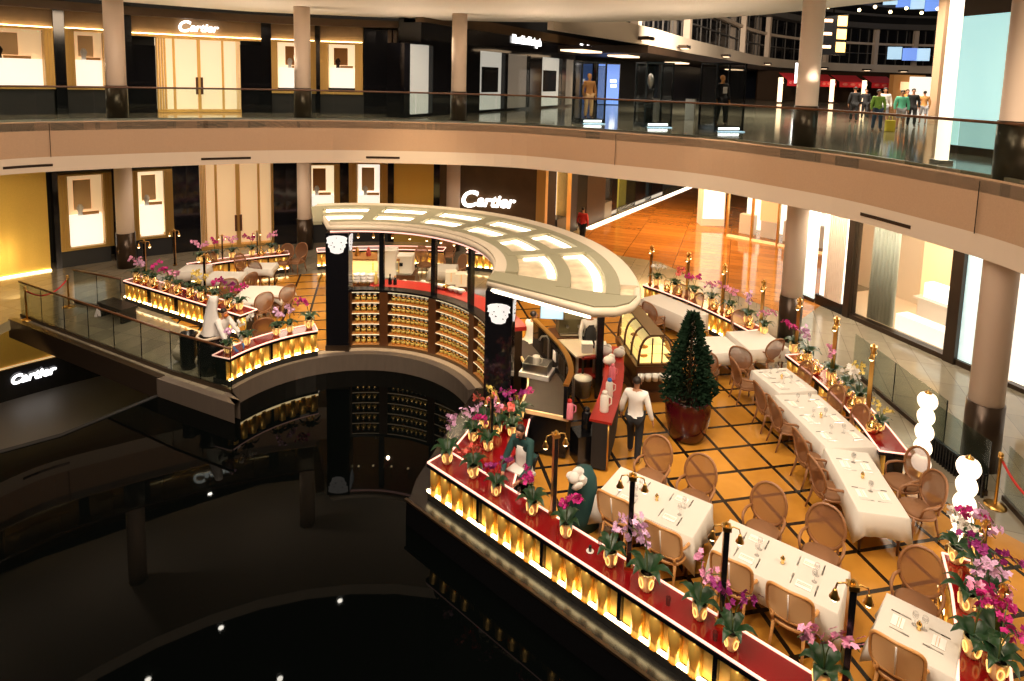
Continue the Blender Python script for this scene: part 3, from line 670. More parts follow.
def person(label, loc, rz, top='whitecloth', legs='blackcloth', shoes='black', hair='hair', skin='skin', h=1.70, sleeves=True, shorts=False, walk=.12, lean=0.0,
           la=None, ra=None, apron=None, gloves=None, long_hair=False, name='person', cat='person', mask=None, detail=True, skirt=False):
    """figure facing -Y in its own frame; la / ra are (elbow, wrist) of the left and right arm at 1.70 m"""
    k = h/1.70; t = thing(name, label, cat, loc, rz)
    L = lambda z: -lean*max(0, z-.9)              # forward lean of the trunk
    P = {}
    def nd(key, x, y, z, r): P[key] = (x*k, (y+L(z))*k, z*k, tuple(q*k for q in r) if isinstance(r, tuple) else r*k)
    nd('pel', 0, 0, .93, (.135, .105)); nd('waist', 0, 0, 1.06, (.125, .10)); nd('chest', 0, .01, 1.26, (.15, .11)); nd('sh', 0, .01, 1.38, (.11, .08)); nd('neck', 0, 0, 1.46, .05)
    nd('collar', 0, .0, 1.43, .068)
    nd('jaw', 0, -.02, 1.535, (.058, .062)); nd('head', 0, -.01, 1.605, (.074, .088)); nd('crown', 0, 0, 1.665, (.05, .06))
    E = [('pel', 'waist'), ('waist', 'chest'), ('chest', 'sh'), ('sh', 'neck'), ('neck', 'jaw'), ('jaw', 'head'), ('head', 'crown')]
    arms = {'l': la or ((.25, .02, 1.10), (.25, -.06, .86)), 'r': ra or ((-.25, .02, 1.10), (-.25, -.04, .86))}
    for sd, sg in (('l', 1), ('r', -1)):
        nd(sd+'sh', sg*.175, .01, 1.385, .055); e, w_ = arms[sd]
        P[sd+'el'] = tuple(q*k for q in e)+(.042*k,); P[sd+'wr'] = tuple(q*k for q in w_)+(.028*k,)
        E += [('sh', sd+'sh'), (sd+'sh', sd+'el'), (sd+'el', sd+'wr')]
        we = Vector(P[sd+'wr'][:3]); d = (we-Vector(P[sd+'el'][:3])).normalized(); sv = d.cross(Vector((sg, 0, .2))).normalized(); cu = Vector((-sg, 0, 0))
        pm = we+d*.07*k; P[sd+'pm'] = (*pm, (.034*k, .017*k)); E.append((sd+'wr', sd+'pm'))
        for q, (of, ln) in enumerate(((-.027, .068), (-.009, .078), (.009, .072), (.026, .056))):
            b0 = pm+d*.025*k+sv*of*k; b1 = b0+d*ln*.5*k+cu*.006*k; b2 = b0+d*ln*k+cu*.022*k
            for j, bb in enumerate((b0, b1, b2)): P['%sf%d%d' % (sd, q, j)] = (*bb, (.0095-.001*j)*k)
            E += [(sd+'pm', '%sf%d0' % (sd, q)), ('%sf%d0' % (sd, q), '%sf%d1' % (sd, q)), ('%sf%d1' % (sd, q), '%sf%d2' % (sd, q))]
        th = we+d*.03*k-sv*.03*k; t2 = th+d*.035*k-sv*.025*k
        P[sd+'t0'] = (*th, .011*k); P[sd+'t1'] = (*t2, .009*k); E += [(sd+'wr', sd+'t0'), (sd+'t0', sd+'t1')]
        hw = walk*(1 if sd == 'l' else -1)
        nd(sd+'hip', sg*.09, 0, .88, .085); nd(sd+'kn', sg*.095, -hw*.6-.02, .49, .055); nd(sd+'an', sg*.095, -hw+.03, .085, .037); nd(sd+'toe', sg*.105, -hw-.11, .03, .03)
        E += [('pel', sd+'hip'), (sd+'hip', sd+'kn'), (sd+'kn', sd+'an'), (sd+'an', sd+'toe')]
    skinned('body', P, E, skin, t)
    def shell(nm, keys, edges, m, grow, extra=None, over={}):
        Q = {}
        for kk in keys:
            x, y, z, rr = P[kk]; g = over.get(kk, grow)*k; Q[kk] = (x, y, z, tuple(q+g for q in rr) if isinstance(rr, tuple) else rr+g)
        if extra: Q.update(extra)
        return skinned(nm, Q, edges, m, t)
    if sleeves:
        xt = {}
        te = [('waist', 'chest'), ('chest', 'sh'), ('waist', 'pel'), ('sh', 'collar')]; ky = ['waist', 'pel', 'chest', 'sh', 'collar']
        for sd in 'lr':
            ky += [sd+'sh', sd+'el']; te += [('sh', sd+'sh'), (sd+'sh', sd+'el')]
            if sleeves == 'long' or sleeves is True:
                ky.append(sd+'wr'); te.append((sd+'el', sd+'wr'))
        shell('shirt', ky, te, top, .034, over={'collar': .004, 'lwr': .014, 'rwr': .014, 'lel': .022, 'rel': .022, 'lsh': .026, 'rsh': .026, 'pel': .018})
    tk = ['pel', 'lhip', 'rhip', 'lkn', 'rkn']; te = [('pel', 'lhip'), ('pel', 'rhip'), ('lhip', 'lkn'), ('rhip', 'rkn')]
    if not shorts: tk += ['lan', 'ran']; te += [('lkn', 'lan'), ('rkn', 'ran')]
    shell('trousers', tk, te, legs, .026)
    shell('shoe', ['lan', 'ltoe'], [('lan', 'ltoe')], shoes, .012); shell('shoe', ['ran', 'rtoe'], [('ran', 'rtoe')], shoes, .012)
    hx, hy, hz, _ = P['head']; hb = MB()
    hb.ball((hx, hy+.036*k, hz+.045*k), (.084*k, .088*k, .076*k), 12, 8)
    if long_hair: hb.ball((hx, hy+.07*k, hz-.09*k), (.085*k, .055*k, .15*k), 10, 7)
    hb.build('hair', hair, t)
    fb = MB(); fb.ball((hx, hy-.098*k, hz-.02*k), (.014*k, .02*k, .024*k), 6, 5)
    fb.build('nose', skin, t)
    for sg in (-1, 1):
        MB().ball((hx+sg*.082*k, hy+.01*k, hz-.01*k), (.012*k, .02*k, .03*k), 6, 5).build('ear', skin, t)
        MB().ball((hx+sg*.032*k, hy-.083*k, hz+.008*k), .009*k, 6, 4).build('eye', 'hair', t)
    MB().box((hx, hy-.078*k, hz-.065*k), (.045*k, .012*k, .008*k)).build('mouth', 'redcloth', t)
    if mask: MB().ball((hx, hy-.055*k, hz-.055*k), (.062*k, .052*k, .055*k), 10, 6).build('face_mask', mask, t)
    if gloves:
        for sd in 'lr':
            ks = [q for q in P if q[0] == sd and (q[1] in 'ft' and q[1:] not in ('toe',) or q[1:] in ('wr', 'pm')) and q[1:] != 'toe']
            shell('glove', ks, [e for e in E if e[0] in ks and e[1] in ks], gloves, .003)
    if apron:
        ab = MB(); x0, y0, z0, _ = P['waist']; A = [(-.17, z) for z in (0,)]
        n = 9
        for zz, wd in ((1.32, .11), (1.05, .165), (.75, .19), (.55, .20)): A.append((wd, zz))
        vs = []; fs = []
        for i, (wd, zz) in enumerate(A[1:]):
            for j in range(n):
                a = -pi/2+(j/(n-1)-.5)*2.4; vs.append((wd*1.08*cos(a)*k, (wd*.82*sin(a)-.02+L(zz))*k, zz*k))
        for i in range(3):
            for j in range(n-1): fs.append((i*n+j, i*n+j+1, (i+1)*n+j+1, (i+1)*n+j))
        o = MB().add(vs, fs, True).build('apron', apron, t); md = o.modifiers.new('s', 'SOLIDIFY'); md.thickness = .012; md.offset = 0
    return t

# glass showcases
for (x, y), wpx, hd, kind in (((588, 123), 27, 0.30, 0), ((652, 126.5), 30, .25, 1), ((720, 130.5), 34, .30, 2)):
    p = at(x, y, ZU); wd = wpx*p.y/625; lb = ('nearest the blue poster, figure in orange top inside', 'in the middle, holding only a dark stand', 'nearest the red awnings, figure in black inside')[kind]
    r = thing('glass_showcase', 'tall black glass showcase '+lb, 'showcase', p, hd, 'glass showcases on the gallery')
    h = 2.5; d = wd*.8
    MB().box((0, 0, .09), (wd, d, .18)).build('plinth', 'black', r)
    f = MB()
    for sx in (-1, 1):
        for sy in (-1, 1): f.box((sx*(wd/2-.03), sy*(d/2-.03), h/2+.09), (.06, .06, h-.18))
    for sx in (-1, 1): f.box((sx*(wd/2-.03), 0, h-.03), (.06, d, .06))
    for sy in (-1, 1): f.box((0, sy*(d/2-.03), h-.03), (wd, .06, .06))
    f.build('frame', 'black', r)
    for c, dm in (((0, -d/2+.03, h/2), (wd-.12, .01, h-.3)), ((0, d/2-.03, h/2), (wd-.12, .01, h-.3)), ((wd/2-.03, 0, h/2), (.01, d-.12, h-.3)), ((-wd/2+.03, 0, h/2), (.01, d-.12, h-.3))):
        MB().box(c, dm).build('pane', 'clearglass', r)
    MB().box((0, -d/2-.012, .11), (wd*.7, .02, .08)).build('lit_sign', 'signwhite', r)
    MB().box((0, -d/2-.16, .015), (wd*.8, .22, .03)).build('lit_step', 'screenblue', r)
    if kind == 0: m = person('shop mannequin in an orange top and pale trousers inside the first showcase', (p.x, p.y, ZU+.18), hd, 'tan', 'cream', h=1.82, walk=.05, name='mannequin', cat='mannequin', skin='tan', hair='tan')
    if kind == 2: m = person('shop mannequin all in black with a white chest patch inside the third showcase', (p.x, p.y, ZU+.18), hd, 'blackcloth', 'blackcloth', h=1.86, walk=.12, name='mannequin', cat='mannequin', skin='tan', hair='tan')
    if kind == 2: MB().box((.02, -.135, 1.33), (.17, .02, .24)).build('chest_patch', 'white', m)
    if kind == 1:
        q = thing('display_stand', 'dark slim display stand with a glass tray inside the middle showcase', 'stand', (p.x-.15, p.y, ZU+.18), hd)
        MB().lathe([(.16, 0), (.16, .9), (.12, .95), (.12, 1.2), (.16, 1.25), (.16, 1.3)], 12).build('pedestal', 'black', q); MB().ball((0, 0, 1.62), (.13, .10, .28)).lathe([(.05, 1.3), (.05, 1.4)], 8).build('bust', 'steel', q)
p = at(672, 120, ZU); q = thing('glass_table', 'low glass display table between the middle and right showcases', 'table', p, .2)
MB().box((0, 0, 1.0), (2.2, 1.0, .06)).build('table_top', 'clearglass', q)
MB().box((-.9, 0, .5), (.08, .9, 1.0)).box((.9, 0, .5), (.08, .9, 1.0)).build('legs', 'steel', q)

# far hall of the upper level
FW = smooth_line([(1.4, 27.5), (7.6, 37), (15, 50), (32, 76), (52, 86), (74, 80)], 6)
def fpx(x, d=0, k=1):                         # point of the far wall on the bearing of image column x
    r_ = ray(x, 70); b = atan2(r_.x, r_.y)
    for i in range(1, len(FW)):
        b0, b1 = atan2(FW[i-1][0], FW[i-1][1]), atan2(FW[i][0], FW[i][1])
        if b0 <= b <= b1:
            t = (b-b0)/(b1-b0); p = Vector(FW[i-1]); q = Vector(FW[i]); u = (q-p).normalized(); c = (p+(q-p)*t)*k
            return c.x-u.y*d, c.y+u.x*d, atan2(u.y, u.x)
    return (*FW[-1], 0)
def far(name, z0, z1, d0, d1, m, P=FW): return struct(name, MB().strip(offset(P, d0), offset(P, d1), z0, z1), m)
FW2 = FW[6:]
far('wall_far', ZU, 24, 6.2, 6.6, 'blackmatte')
far('trim_90', 9.75, 10.75, -.3, 0, 'plaster'); far('ceiling_far', 9.3, 9.75, -.2, 6, 'darkbrown', FW2)
far('wall_dark', ZU, 9.3, 5.0, 5.3, 'navy', FW[13:])
far('window_90', 10.75, 15.5, 1.0, 1.05, 'blackgloss', FW2)
far('trim_92', 13.4, 13.7, .5, .9, 'column', FW2); far('trim_93', 15.5, 16.2, -.5, 1.4, 'greystone', FW2); far('trim_89', 12.2, 12.3, .8, .98, 'greystone', FW2)
for k, x in enumerate(range(628, 940, 9)):
    X, Y, a = fpx(x, .85); struct('trim_%d' % (300+k), MB().box((X, Y, 13.1), (.10, .10, 4.7), a), 'greystone')
for k, x in enumerate((642, 692, 746, 770, 828, 876, 915)):
    X, Y, a = fpx(x, .5); struct('trim_%d' % (94+k), MB().box((X, Y, 13.1), (.55, .5, 4.7), a), 'column')
for k, x in enumerate((632, 672, 716, 760, 818, 862, 900)):
    X, Y, a = fpx(x, -.75); q = thing('bracket_lamp', 'dark bracket lamp on the pale far band, %s from the boutique' % ('first', 'second', 'third', 'fourth', 'fifth', 'sixth', 'seventh')[k], 'lamp', (X, Y, 10.0), a, 'bracket lamps on the far band')
    MB().box((0, 0, 0), (1.0, .6, .2)).build('housing', 'bronze', q); MB().box((.1, 0, -.12), (.6, .4, .04)).build('lamp_face', 'awninglit', q)
for k, x in enumerate((622, 661, 707, 757)):
    X, Y, a = fpx(x, 2.5); q = thing('ceiling_light', 'bright skewed light panel under the dark far overhang, %s from the boutique' % ('first', 'second', 'third', 'fourth')[k], 'light', (X, Y, 9.24), a, 'light panels under the far overhang')
    MB().box((0, 0, 0), (2.6, 1.3, .1)).build('lamp_face', 'awninglit', q); MB().box((0, 0, .055), (2.8, 1.5, .03)).build('frame', 'bronze', q)
# roof trusses with small lamps
mb = MB()
for k, x in enumerate(range(700, 830, 22)):
    X, Y, a = fpx(x, -3); mb.box((X, Y, 18.4), (.35, 9, .35), a-.9)
for zz, dd in ((16.9, -2), (17.6, -5), (18.9, -1.5), (20.2, -.5), (21.4, 1)): mb.strip(offset(FW2, dd-.15), offset(FW2, dd+.15), zz, zz+.3)
struct('ceiling_truss', mb, 'greystone')
for k in range(18):
    X, Y, a = fpx(668+k*15.5, 0, .88); tag(MB().ball((0, 0, 0), .2, 8, 5).build('truss_lamp', 'bulb', loc=(X, Y, 16.6+.5*(k % 2))), 'tiny bright lamp on the dark roof trusses, %s from left' % ORD[k], 'lamp', 'tiny truss lamps')
for k, (x, z) in enumerate(((868, 18.6), (884, 18.4), (897, 18.2), (911, 18.0), (926, 17.8), (893, 11.9), (908, 11.8), (921, 11.8))):
    X, Y, a = fpx(x, 0, .90); tag(MB().box((0, 0, 0), (1.5, .2, 1.5), a-.5).build('lit_screen', 'screenblue' if k % 2 else 'posterblue', loc=(X, Y, z)), 'small blue lit window in the dark far hall, %s in the %s row' % (ORD[k if k < 5 else k-5], 'upper' if k < 5 else 'lower'), 'screen', 'blue lit windows of the far hall')
# restaurants with red awnings
for i, (x0, x1) in enumerate(((784, 799), (817, 834), (836, 863), (868, 894))):
    X, Y, a = fpx((x0+x1)/2, 0, .84); r_ = Y/625*(x1-x0); a = .12
    q = thing('red_awning', 'red restaurant awning with pale lettering, %s from the left' % ('first', 'second', 'third', 'fourth')[i], 'awning', (X, Y, 8.05), a, 'red awnings of the far restaurant')
    mb = MB(); h = r_/2; mb.add([(-h, 1, .9), (h, 1, .9), (h, -.7, .15), (-h, -.7, .15), (-h, -.7, -.45), (h, -.7, -.45)], [(0, 3, 2, 1), (3, 4, 5, 2)])
    o = mb.build('canvas', 'canopyred', q); md = o.modifiers.new('s', 'SOLIDIFY'); md.thickness = .03
    for k in range(3): MB().ball((0, 0, 0), (r_*.11, .03, .17), 8, 4).build('lettering', 'coral', q, loc=(-h*.6+k*h*.6, -.78, -.12))
    X, Y, a = fpx(x0-2.5, 0, .815); tag(MB().box((0, 0, .0), (.34, .3, 2.4)).ball((0, -.1, .7), .24).build('wall_lantern', 'awninglit', loc=(X, Y, 7.2)), 'glowing lamp post between the red awnings, %s from the left' % ('first', 'second', 'third', 'fourth')[i], 'lamp', 'restaurant lamps')
X, Y, a = fpx(840, 0, .86); struct('wall_restaurant', MB().box((X, Y+2, 7.6), (18, .3, 3.4), .1), 'darkbrown')
X, Y, a = fpx(908, 0, .80); struct('wall_stall', MB().box((X, Y, 7.5), (3.4, .8, 3.2)), 'tan')
tag(MB().box((0, 0, 0), (1.7, .06, .9)).build('lit_menu_board', 'shopwarm', loc=(X-.2, Y-.6, 7.9)), 'warm lit menu board on the tan stall right of the awnings', 'sign')
X, Y, a = fpx(924, 0, .78); struct('window_91', MB().box((X, Y, 7.4), (2.6, .4, 3.0)), 'shopwhite')
X, Y, a = fpx(798, 0, .8); tag(MB().box((0, 0, 0), (.5, .2, 2.0)).build('lit_totem', 'signwhite', loc=(X, Y, 8.9)), 'narrow white lit sign strip just left of the near gallery column', 'sign')
# hanging direction sign
p = at(832, 0, ZU); d = ray(832, 34); t = 32/d.y; c = EYE+d*t
q = thing('direction_sign', 'black hanging direction sign with three gold lit rows beside the column', 'sign', c, .1)
MB().box((-.1, 0, 0), (1.7, .16, 2.1)).build('panel', 'black', q)
for k in range(3):
    MB().box((-.45, -.09, .65-k*.65), (.75, .03, .14)).build('lit_row', 'awninglit', q); MB().box((.45, -.09, .65-k*.65), (.5, .03, .5)).build('arrow_panel', 'goldglow', q)
MB().box((0, 0, 1.8), (.06, .06, 1.6)).build('hanger', 'black', q)
# pier, LED wall and door edge glare
q = at(936, 124, ZU); struct('wall_pier_2', MB().box((q.x, q.y, 10), (.55, .55, 8.3)), 'stone')
l0, l1 = at(946, 152, ZU), at(1012, 160.5, ZU); QL = unit(l0, l1); nL = (-QL[1], QL[0]); LL = hypot(l1.x-l0.x, l1.y-l0.y)+1.0
o = struct('wall_screen', plane_box(plane_box(MB(), l0[:2], QL, -.12, LL, .0, .6, ZU, ZU+.22), l0[:2], QL, -.12, LL, 0, .6, 9.6, 12), 'bronze')
plane_box(MB(), l0[:2], QL, 0, LL, .05, .1, ZU+.22, 9.6).build('led_screen', 'ledteal', o)
q = at(941, 163, ZU); q = thing('glare_column', 'tall white door edge glare built as a glowing column beside the teal screen', 'lamp', (q.x, q.y, ZU))  # glare of a glass door edge, built as a glowing post
MB().box((0, 0, .04), (.34, .34, .08)).build('base', 'steel', q); MB().lathe([(.14, .08), (.14, 3.9), (.10, 4.2)], 12).build('glare_tube', 'lantern', q)
# people on the upper walkway
ppl = [((853, 122), 1.75, 'blackcloth', 'blackcloth', 'person dressed in black with long dark coat, leftmost of the walkers', pi, {}),
       ((864, 119), 1.66, 'blackcloth', 'blackcloth', 'person in dark clothes carrying a brown bag behind the green shirt', 0, {}),
       ((876, 131), 1.66, 'greenshirt', 'denim', 'person in a lime green top and blue jeans walking toward the railing', .1, {}),
       ((882.5, 126), 1.74, 'white', 'greyshort', 'person in a white T-shirt between the green and mint tops', 0, {'shorts': True}),
       ((899.5, 130), 1.66, 'mint', 'greyshort', 'person in a mint green top and grey shorts', -.1, {'shorts': True}),
       ((910.5, 127), 1.74, 'blackcloth', 'blackcloth', 'person in an open black jacket right of the mint top', 0, {}),
       ((905, 122), 1.70, 'orangeshirt', 'blackcloth', 'person in an orange top half hidden behind the black jacket', 0, {}),
       ((922, 124), 1.64, 'tan', 'greyshort', 'person in a tan top at the right end of the walkers', pi, {'shorts': True})]
for (x, y), h, tp, lg, lb, rz, kw in ppl:
    p = at(x, y, ZU); person(lb, p, rz+atan2(-p.x, p.y)*.6, tp, lg, h=h, walk=.16, **kw)
p = at(889.5, 131.5, ZU); q = thing('shopping_bag', 'yellow shopping bag standing on the walkway between the white and mint tops', 'bag', (p.x, p.y, ZU))
MB().box((0, 0, .23), (.36, .16, .46)).build('bag_body', 'yellowbag', q, bevel=.02); MB().tube([(-.08, 0, .45), (-.06, 0, .62), (.06, 0, .62), (.08, 0, .45)], .012, 5).build('handle', 'yellowbag', q)
p = at(581, 235, 0); person('person in a red top standing far off on the orange corridor floor', (at(582, 243, 0)), 2.6, 'redcloth', 'blackcloth', h=1.7, walk=.1)

# ------------------------------------------------------------------ lit flower counters
def walk_line(P, step, start):
    out = []; acc = -start
    for i in range(len(P)-1):
        a = Vector(P[i][:2]); b = Vector(P[i+1][:2]); L = (b-a).length; u = (b-a)/L
        while acc + L >= 0 and -acc <= L:
            t = -acc
            if t >= 0: out.append(((a+u*t).x, (a+u*t).y, atan2(u.y, u.x)))
            acc -= step
        acc += L
    return out
def counter(label, outer, inner, faces, closed_top=True, ends=(True, True), name='flower_counter', glow=True):
    """outer / inner: plan polylines of equal length; faces: list of (front polyline, sign of outward normal)"""
    r = thing(name, label, 'counter', (0, 0, 0)); n = len(outer)
    mid = lambda t: [((a[0]*(1-t)+b[0]*t), (a[1]*(1-t)+b[1]*t)) for a, b in zip(outer, inner)]
    MB().strip(mid(.04), mid(.96), 0, .16).build('plinth', 'blackmatte', r)
    MB().strip(mid(.22), mid(.78), .16, ZC-.08).build('carcass', 'black', r)
    MB().strip(outer, inner, ZC-.08, ZC-.015).build('black_edge', 'blackgloss', r)
    MB().strip(mid(.05), mid(.95), ZC-.015, ZC).build('red_top', 'red', r)
    for L_, nm in ((mid(.03), 'light_strip'), (mid(.97), 'light_strip')):
        MB().tube([(p[0], p[1], ZC+.004) for p in L_], .019, 6).build(nm, 'led', r)
    for k, t0, t1 in ((0, .04, .96), (-1, .04, .96)):
        if ends[0 if k == 0 else 1]:
            MB().tube([(*mid(t0)[k], ZC+.004), (*mid(t1)[k], ZC+.004)], .016, 6).build('light_strip', 'led', r)
    for t, sg in faces:
        back = mid(.22 if t == 'o' else .78); fr = mid(.03 if t == 'o' else .97); tb = mid(.14 if t == 'o' else .86); low = mid(.05 if t == 'o' else .95)
        bt = mid(.20 if t == 'o' else .80)
        MB().strip(bt, back, .17, ZC-.085).build('backlit_panel', 'amberback', r)
        MB().tube([(p[0], p[1], .185) for p in low], .030, 6).build('base_light', 'ledw', r)
        pts = walk_line(tb, .275, .16)
        k = 0
        for i, (x, y, a) in enumerate(pts[:95]):
            if i % 5 == 4:
                MB().box((x, y, (.17+ZC-.08)/2), (.06, .10, ZC-.25), a).build('post', 'blackgloss', r)
            else:
                mb = MB().tube([(x, y, .17), (x, y, ZC-.09)], .098, 12); mb.build('gold_tube', 'ambertube', r)
    return r
A_L = 7.2
a_in = Vector(at(507, 486, ZC)[:2])
oA = [tuple(A0+A_DIR*(A_L*i/12)) for i in range(13)]
wA = (a_in-A0).dot(A_N)
iA = [tuple(A0+A_N*wA+A_DIR*max(.62 if i == 0 else 0, A_L*i/12)) for i in range(13)]
iA[0] = tuple(A0+A_N*wA)
counter('long flower counter with dark red top along the pool edge at front right', oA, iA, [('o', 1)], ends=(True, False))
lo_ = [tuple(A0+A_N*(wA+.03)), tuple(at(468, 429, ZC)[:2]), tuple(at(496, 412, ZC)[:2])]
li_ = [tuple(a_in+A_N*.03+A_DIR*.15), tuple(at(526, 442, ZC)[:2]), tuple(at(531, 418, ZC)[:2])]
counter('short flower counter with dark red top leading back to the nearer black pillar', lo_, li_, [('o', 1)], ends=(False, True))
RI, RO = 11.05, 11.62
def ring(label, a0, a1, faces, ri=RI, ro=RO, ends=(True, True), n=None):
    n = n or max(3, int(abs(a1-a0)/4)); return counter(label, arcpts(CK, ro, radians(a0), radians(a1), n), arcpts(CK, ri, radians(a0), radians(a1), n), faces, ends=ends)
def kang(x, y, z): p = at(x, y, z); return math.degrees(atan2(p.y-CK[1], p.x-CK[0]))
bs = (kang(640, 286, ZC), kang(748, 331, ZC), kang(787, 355, ZC), kang(895, 453, ZC), kang(942, 553, ZC), -37)
ring('curved flower counter at the back right, behind the kiosk roof', bs[0], bs[1], [('i', -1)])
ring('curved flower counter right of the long table', bs[2], bs[3], [('i', -1)])
ring('curved flower counter at the bottom right corner beside the lanterns', bs[4], bs[5], [('i', -1)], 11.30, 11.85)
ring('curved flower counter along the back of the left tea room', 133, 115.4, [('i', -1)], 10.95, 11.5)
ring('curved flower counter seen through the left half of the kiosk', 110, 84.4, [('i', -1)], 10.95, 11.5)
ring('curved flower counter seen through the right half of the kiosk', 79.5, 62, [('i', -1)], 10.95, 11.5)
d0, d1 = Vector(at(123, 281, ZC)[:2]), Vector(at(240, 316, ZC)[:2]); dd = (d1-d0).normalized(); dn = Vector((-dd.y, dd.x))
if dn.y < 0: dn = -dn
counter('straight flower counter on the left behind the glass bridge', [tuple(d0+(d1-d0)*i/6) for i in range(7)], [tuple(d0+dn*.6+(d1-d0)*i/6) for i in range(7)], [('o', 1)])
counter('small curved flower counter between the bin and the far black pillar', arcpts(CK, 3.13, radians(161), radians(116.5), 10), arcpts(CK, 3.68, radians(161), radians(116.5), 10), [('o', 1)])

# ------------------------------------------------------------------ tea kiosk: rack, tins, pillars, roof
RK = 3.45; KA = [radians(a) for a in (102.5, 2)]
r = thing('tea_rack', 'curved dark tea rack of five shelves facing the pool', 'shelf', (0, 0, 0))
def karc(r0, r1, a0, a1, z0, z1, n=24): return MB().strip(arcpts(CK, r0, a0, a1, n), arcpts(CK, r1, a0, a1, n), z0, z1)
karc(RK+.20, RK+.24, KA[0], KA[1], .06, 1.66).build('back_panel', 'brownpanel', r)
karc(RK-.06, RK+.24, KA[0], KA[1], .03, .09).build('plinth', 'brownpanel', r)
ZS = [.10+.305*k for k in range(6)]
for z in ZS: karc(RK-.03, RK+.20, KA[0], KA[1], z, z+.016).build('shelf_board', 'tan', r)
for z in ZS[1:]: karc(RK-.034, RK-.026, KA[0], KA[1], z-.014, z+.004).build('shelf_light', 'shoplight', r)
ups = [KA[0]]+[at_cyl(x, 310, CK, RK)[0] for x in (384, 433, 473)]+[KA[1]]
for u in ups: karc(RK-.05, RK+.2, u+.035, u-.035, .09, 1.66, 2).build('upright', 'darkwood', r)
karc(RK-.06, RK+.22, KA[0], KA[1], 1.645, 1.70).build('top_board', 'black', r)
tb = MB(); tb.mi(0, True).lathe([(.048, 0), (.052, .01), (.052, .135), (.040, .15)], 10); tb.mi(1).lathe([(.042, .15), (.042, .172), (.02, .19), (.012, .20), (.016, .215), (0, .222)], 10); tb.mi(2).lathe([(.0535, .04), (.0535, .10)], 10)
tin = Proto(tag(tb.build('tea_tin', ['gold', 'ceramic', 'yellow']), 'tin', 'tin'))
rown = ('lowest', 'fourth', 'third', 'second', 'top')
bayn = ('bay beside the far pillar', 'second bay from far pillar', 'third bay from far pillar', 'bay beside the near pillar')
for k in range(5):
    for b in range(4):
        a0, a1 = ups[b]-.055, ups[b+1]+.055; n = max(2, int(abs(a1-a0)*RK/.138))
        for i in range(n):
            a = a0+(a1-a0)*(i+.5)/n; x, y = polar(CK, RK+.07, a)
            tin.place((x, y, ZS[k]+.023), a, 'gold tea tin, %s rack shelf, %s, %s from left' % (rown[k], bayn[b], ORD[i]), 'tea tins, %s shelf, %s' % (rown[k], bayn[b]), 1.18)
o = karc(RK+.24, RK+.85, KA[0]-.16, KA[1]+.22, 1.60, 1.70); b = tag(o.build('bar_top', 'redcounter'), 'curved bright red bar top behind the tea rack', 'counter')
karc(RK+.40, RK+.75, KA[0]-.16, KA[1]+.22, 0, 1.60).build('bar_front', 'darkbrown', b)
def crest(parent, c, rz, w):
    o = MB(); Y = -.012
    prof = [(-.5, .34), (-.36, .42), (-.12, .46), (.12, .46), (.36, .42), (.5, .34), (.46, .20), (.50, .08), (.40, .06), (.42, -.10), (.34, -.18), (.30, -.36), (.12, -.44), (-.12, -.44), (-.30, -.36), (-.34, -.18), (-.42, -.10), (-.40, .06), (-.50, .08), (-.46, .20)]
    n = len(prof); R = Matrix.Rotation(rz, 3, 'Z')
    f = lambda x, y, z: Vector(c)+R @ Vector((x*w, y, z*w))
    o.add([f(x, Y, z) for x, z in prof]+[f(x, 0, z) for x, z in prof], [tuple(range(n))]+[(i, n+i, n+(i+1) % n, (i+1) % n) for i in range(n)], False)
    q = o.build('crest', 'crestglow', parent)
    for x, z, s in ((-.20, .10, .04), (.22, .12, .04), (-.12, -.10, .05), (-.27, -.02, .03), (.19, -.20, .04), (.29, -.04, .025), (-.02, .34, .03)):
        MB().box(f(x, Y-.004, z), (s*w*1.5, .008, s*w), rz).build('crest_mark', 'blackmatte', q)
    return q
for a_, R_, ttl, rz, hw in ((109.5, 3.62, 'tall glossy black pillar with a glowing white crest at the far end of the rack', .05, .62), (1.0, 3.72, 'tall glossy black pillar with a glowing white crest at the near end of the rack', -.12, .56)):
    x, y = polar(CK, R_, radians(a_)) if hw > .6 else at(501, 294, 3.2)[:2]
    x += .23 if hw > .6 else 0
    r = thing('black_pillar', ttl, 'pillar', (x, y, 0), rz)
    MB().box((0, 0, 1.67), (hw, .55, 3.34)).build('shaft', 'blackgloss', r, bevel=.01)
    MB().box((0, -.005, .09), (hw+.03, .58, .18)).build('base', 'bronze', r)
    cz = 3.02 if hw > .6 else 2.88; crest(r, (0, -.278, cz), 0, .56 if hw > .6 else .47)
    cr = crest(r, (hw/2+.002, .0, cz), pi/2, .5)
# roof
ZR = 3.45; CRF = (-4.0, 12.88); ra = [radians(a) for a in (108, -7)]
Ro, Ri_ = 6.62, 3.42
outl = arcpts(CRF, Ro, ra[0], ra[1], 36); tip = at(594, 312, ZR); inn = at(487, 284, ZR)
pA = Vector(outl[-1]); tv = Vector((tip.x, tip.y))
corner = [tuple((1-t)**2*pA+2*t*(1-t)*Vector(polar(CRF, 6.74, radians(-18)))+t*t*tv) for t in (.25, .5, .75, 1)]
CI = (-3.79, 13.24); inner = arcpts(CI, 3.52, radians(-15), ra[0], 30)
poly = outl+corner+inner
roof = thing('kiosk_roof', 'cream fan shaped kiosk roof with glowing glass panels and rounded rim', 'roof', (0, 0, 0))
MB().prism(poly, ZR-.10, ZR-.04).build('soffit', 'rimcream', roof)
loop = [(p[0], p[1], ZR) for p in poly]
MB().tube(loop, .085, 10, closed=True).build('rim', 'rimcream', roof)
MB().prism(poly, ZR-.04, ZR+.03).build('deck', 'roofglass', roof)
def ringband(r0, r1, a0, a1, n=30): return MB().strip(arcpts(CRF, r0, a0, a1, n), arcpts(CRF, r1, a0, a1, n), ZR+.03, ZR+.12)
aE = radians(-7)
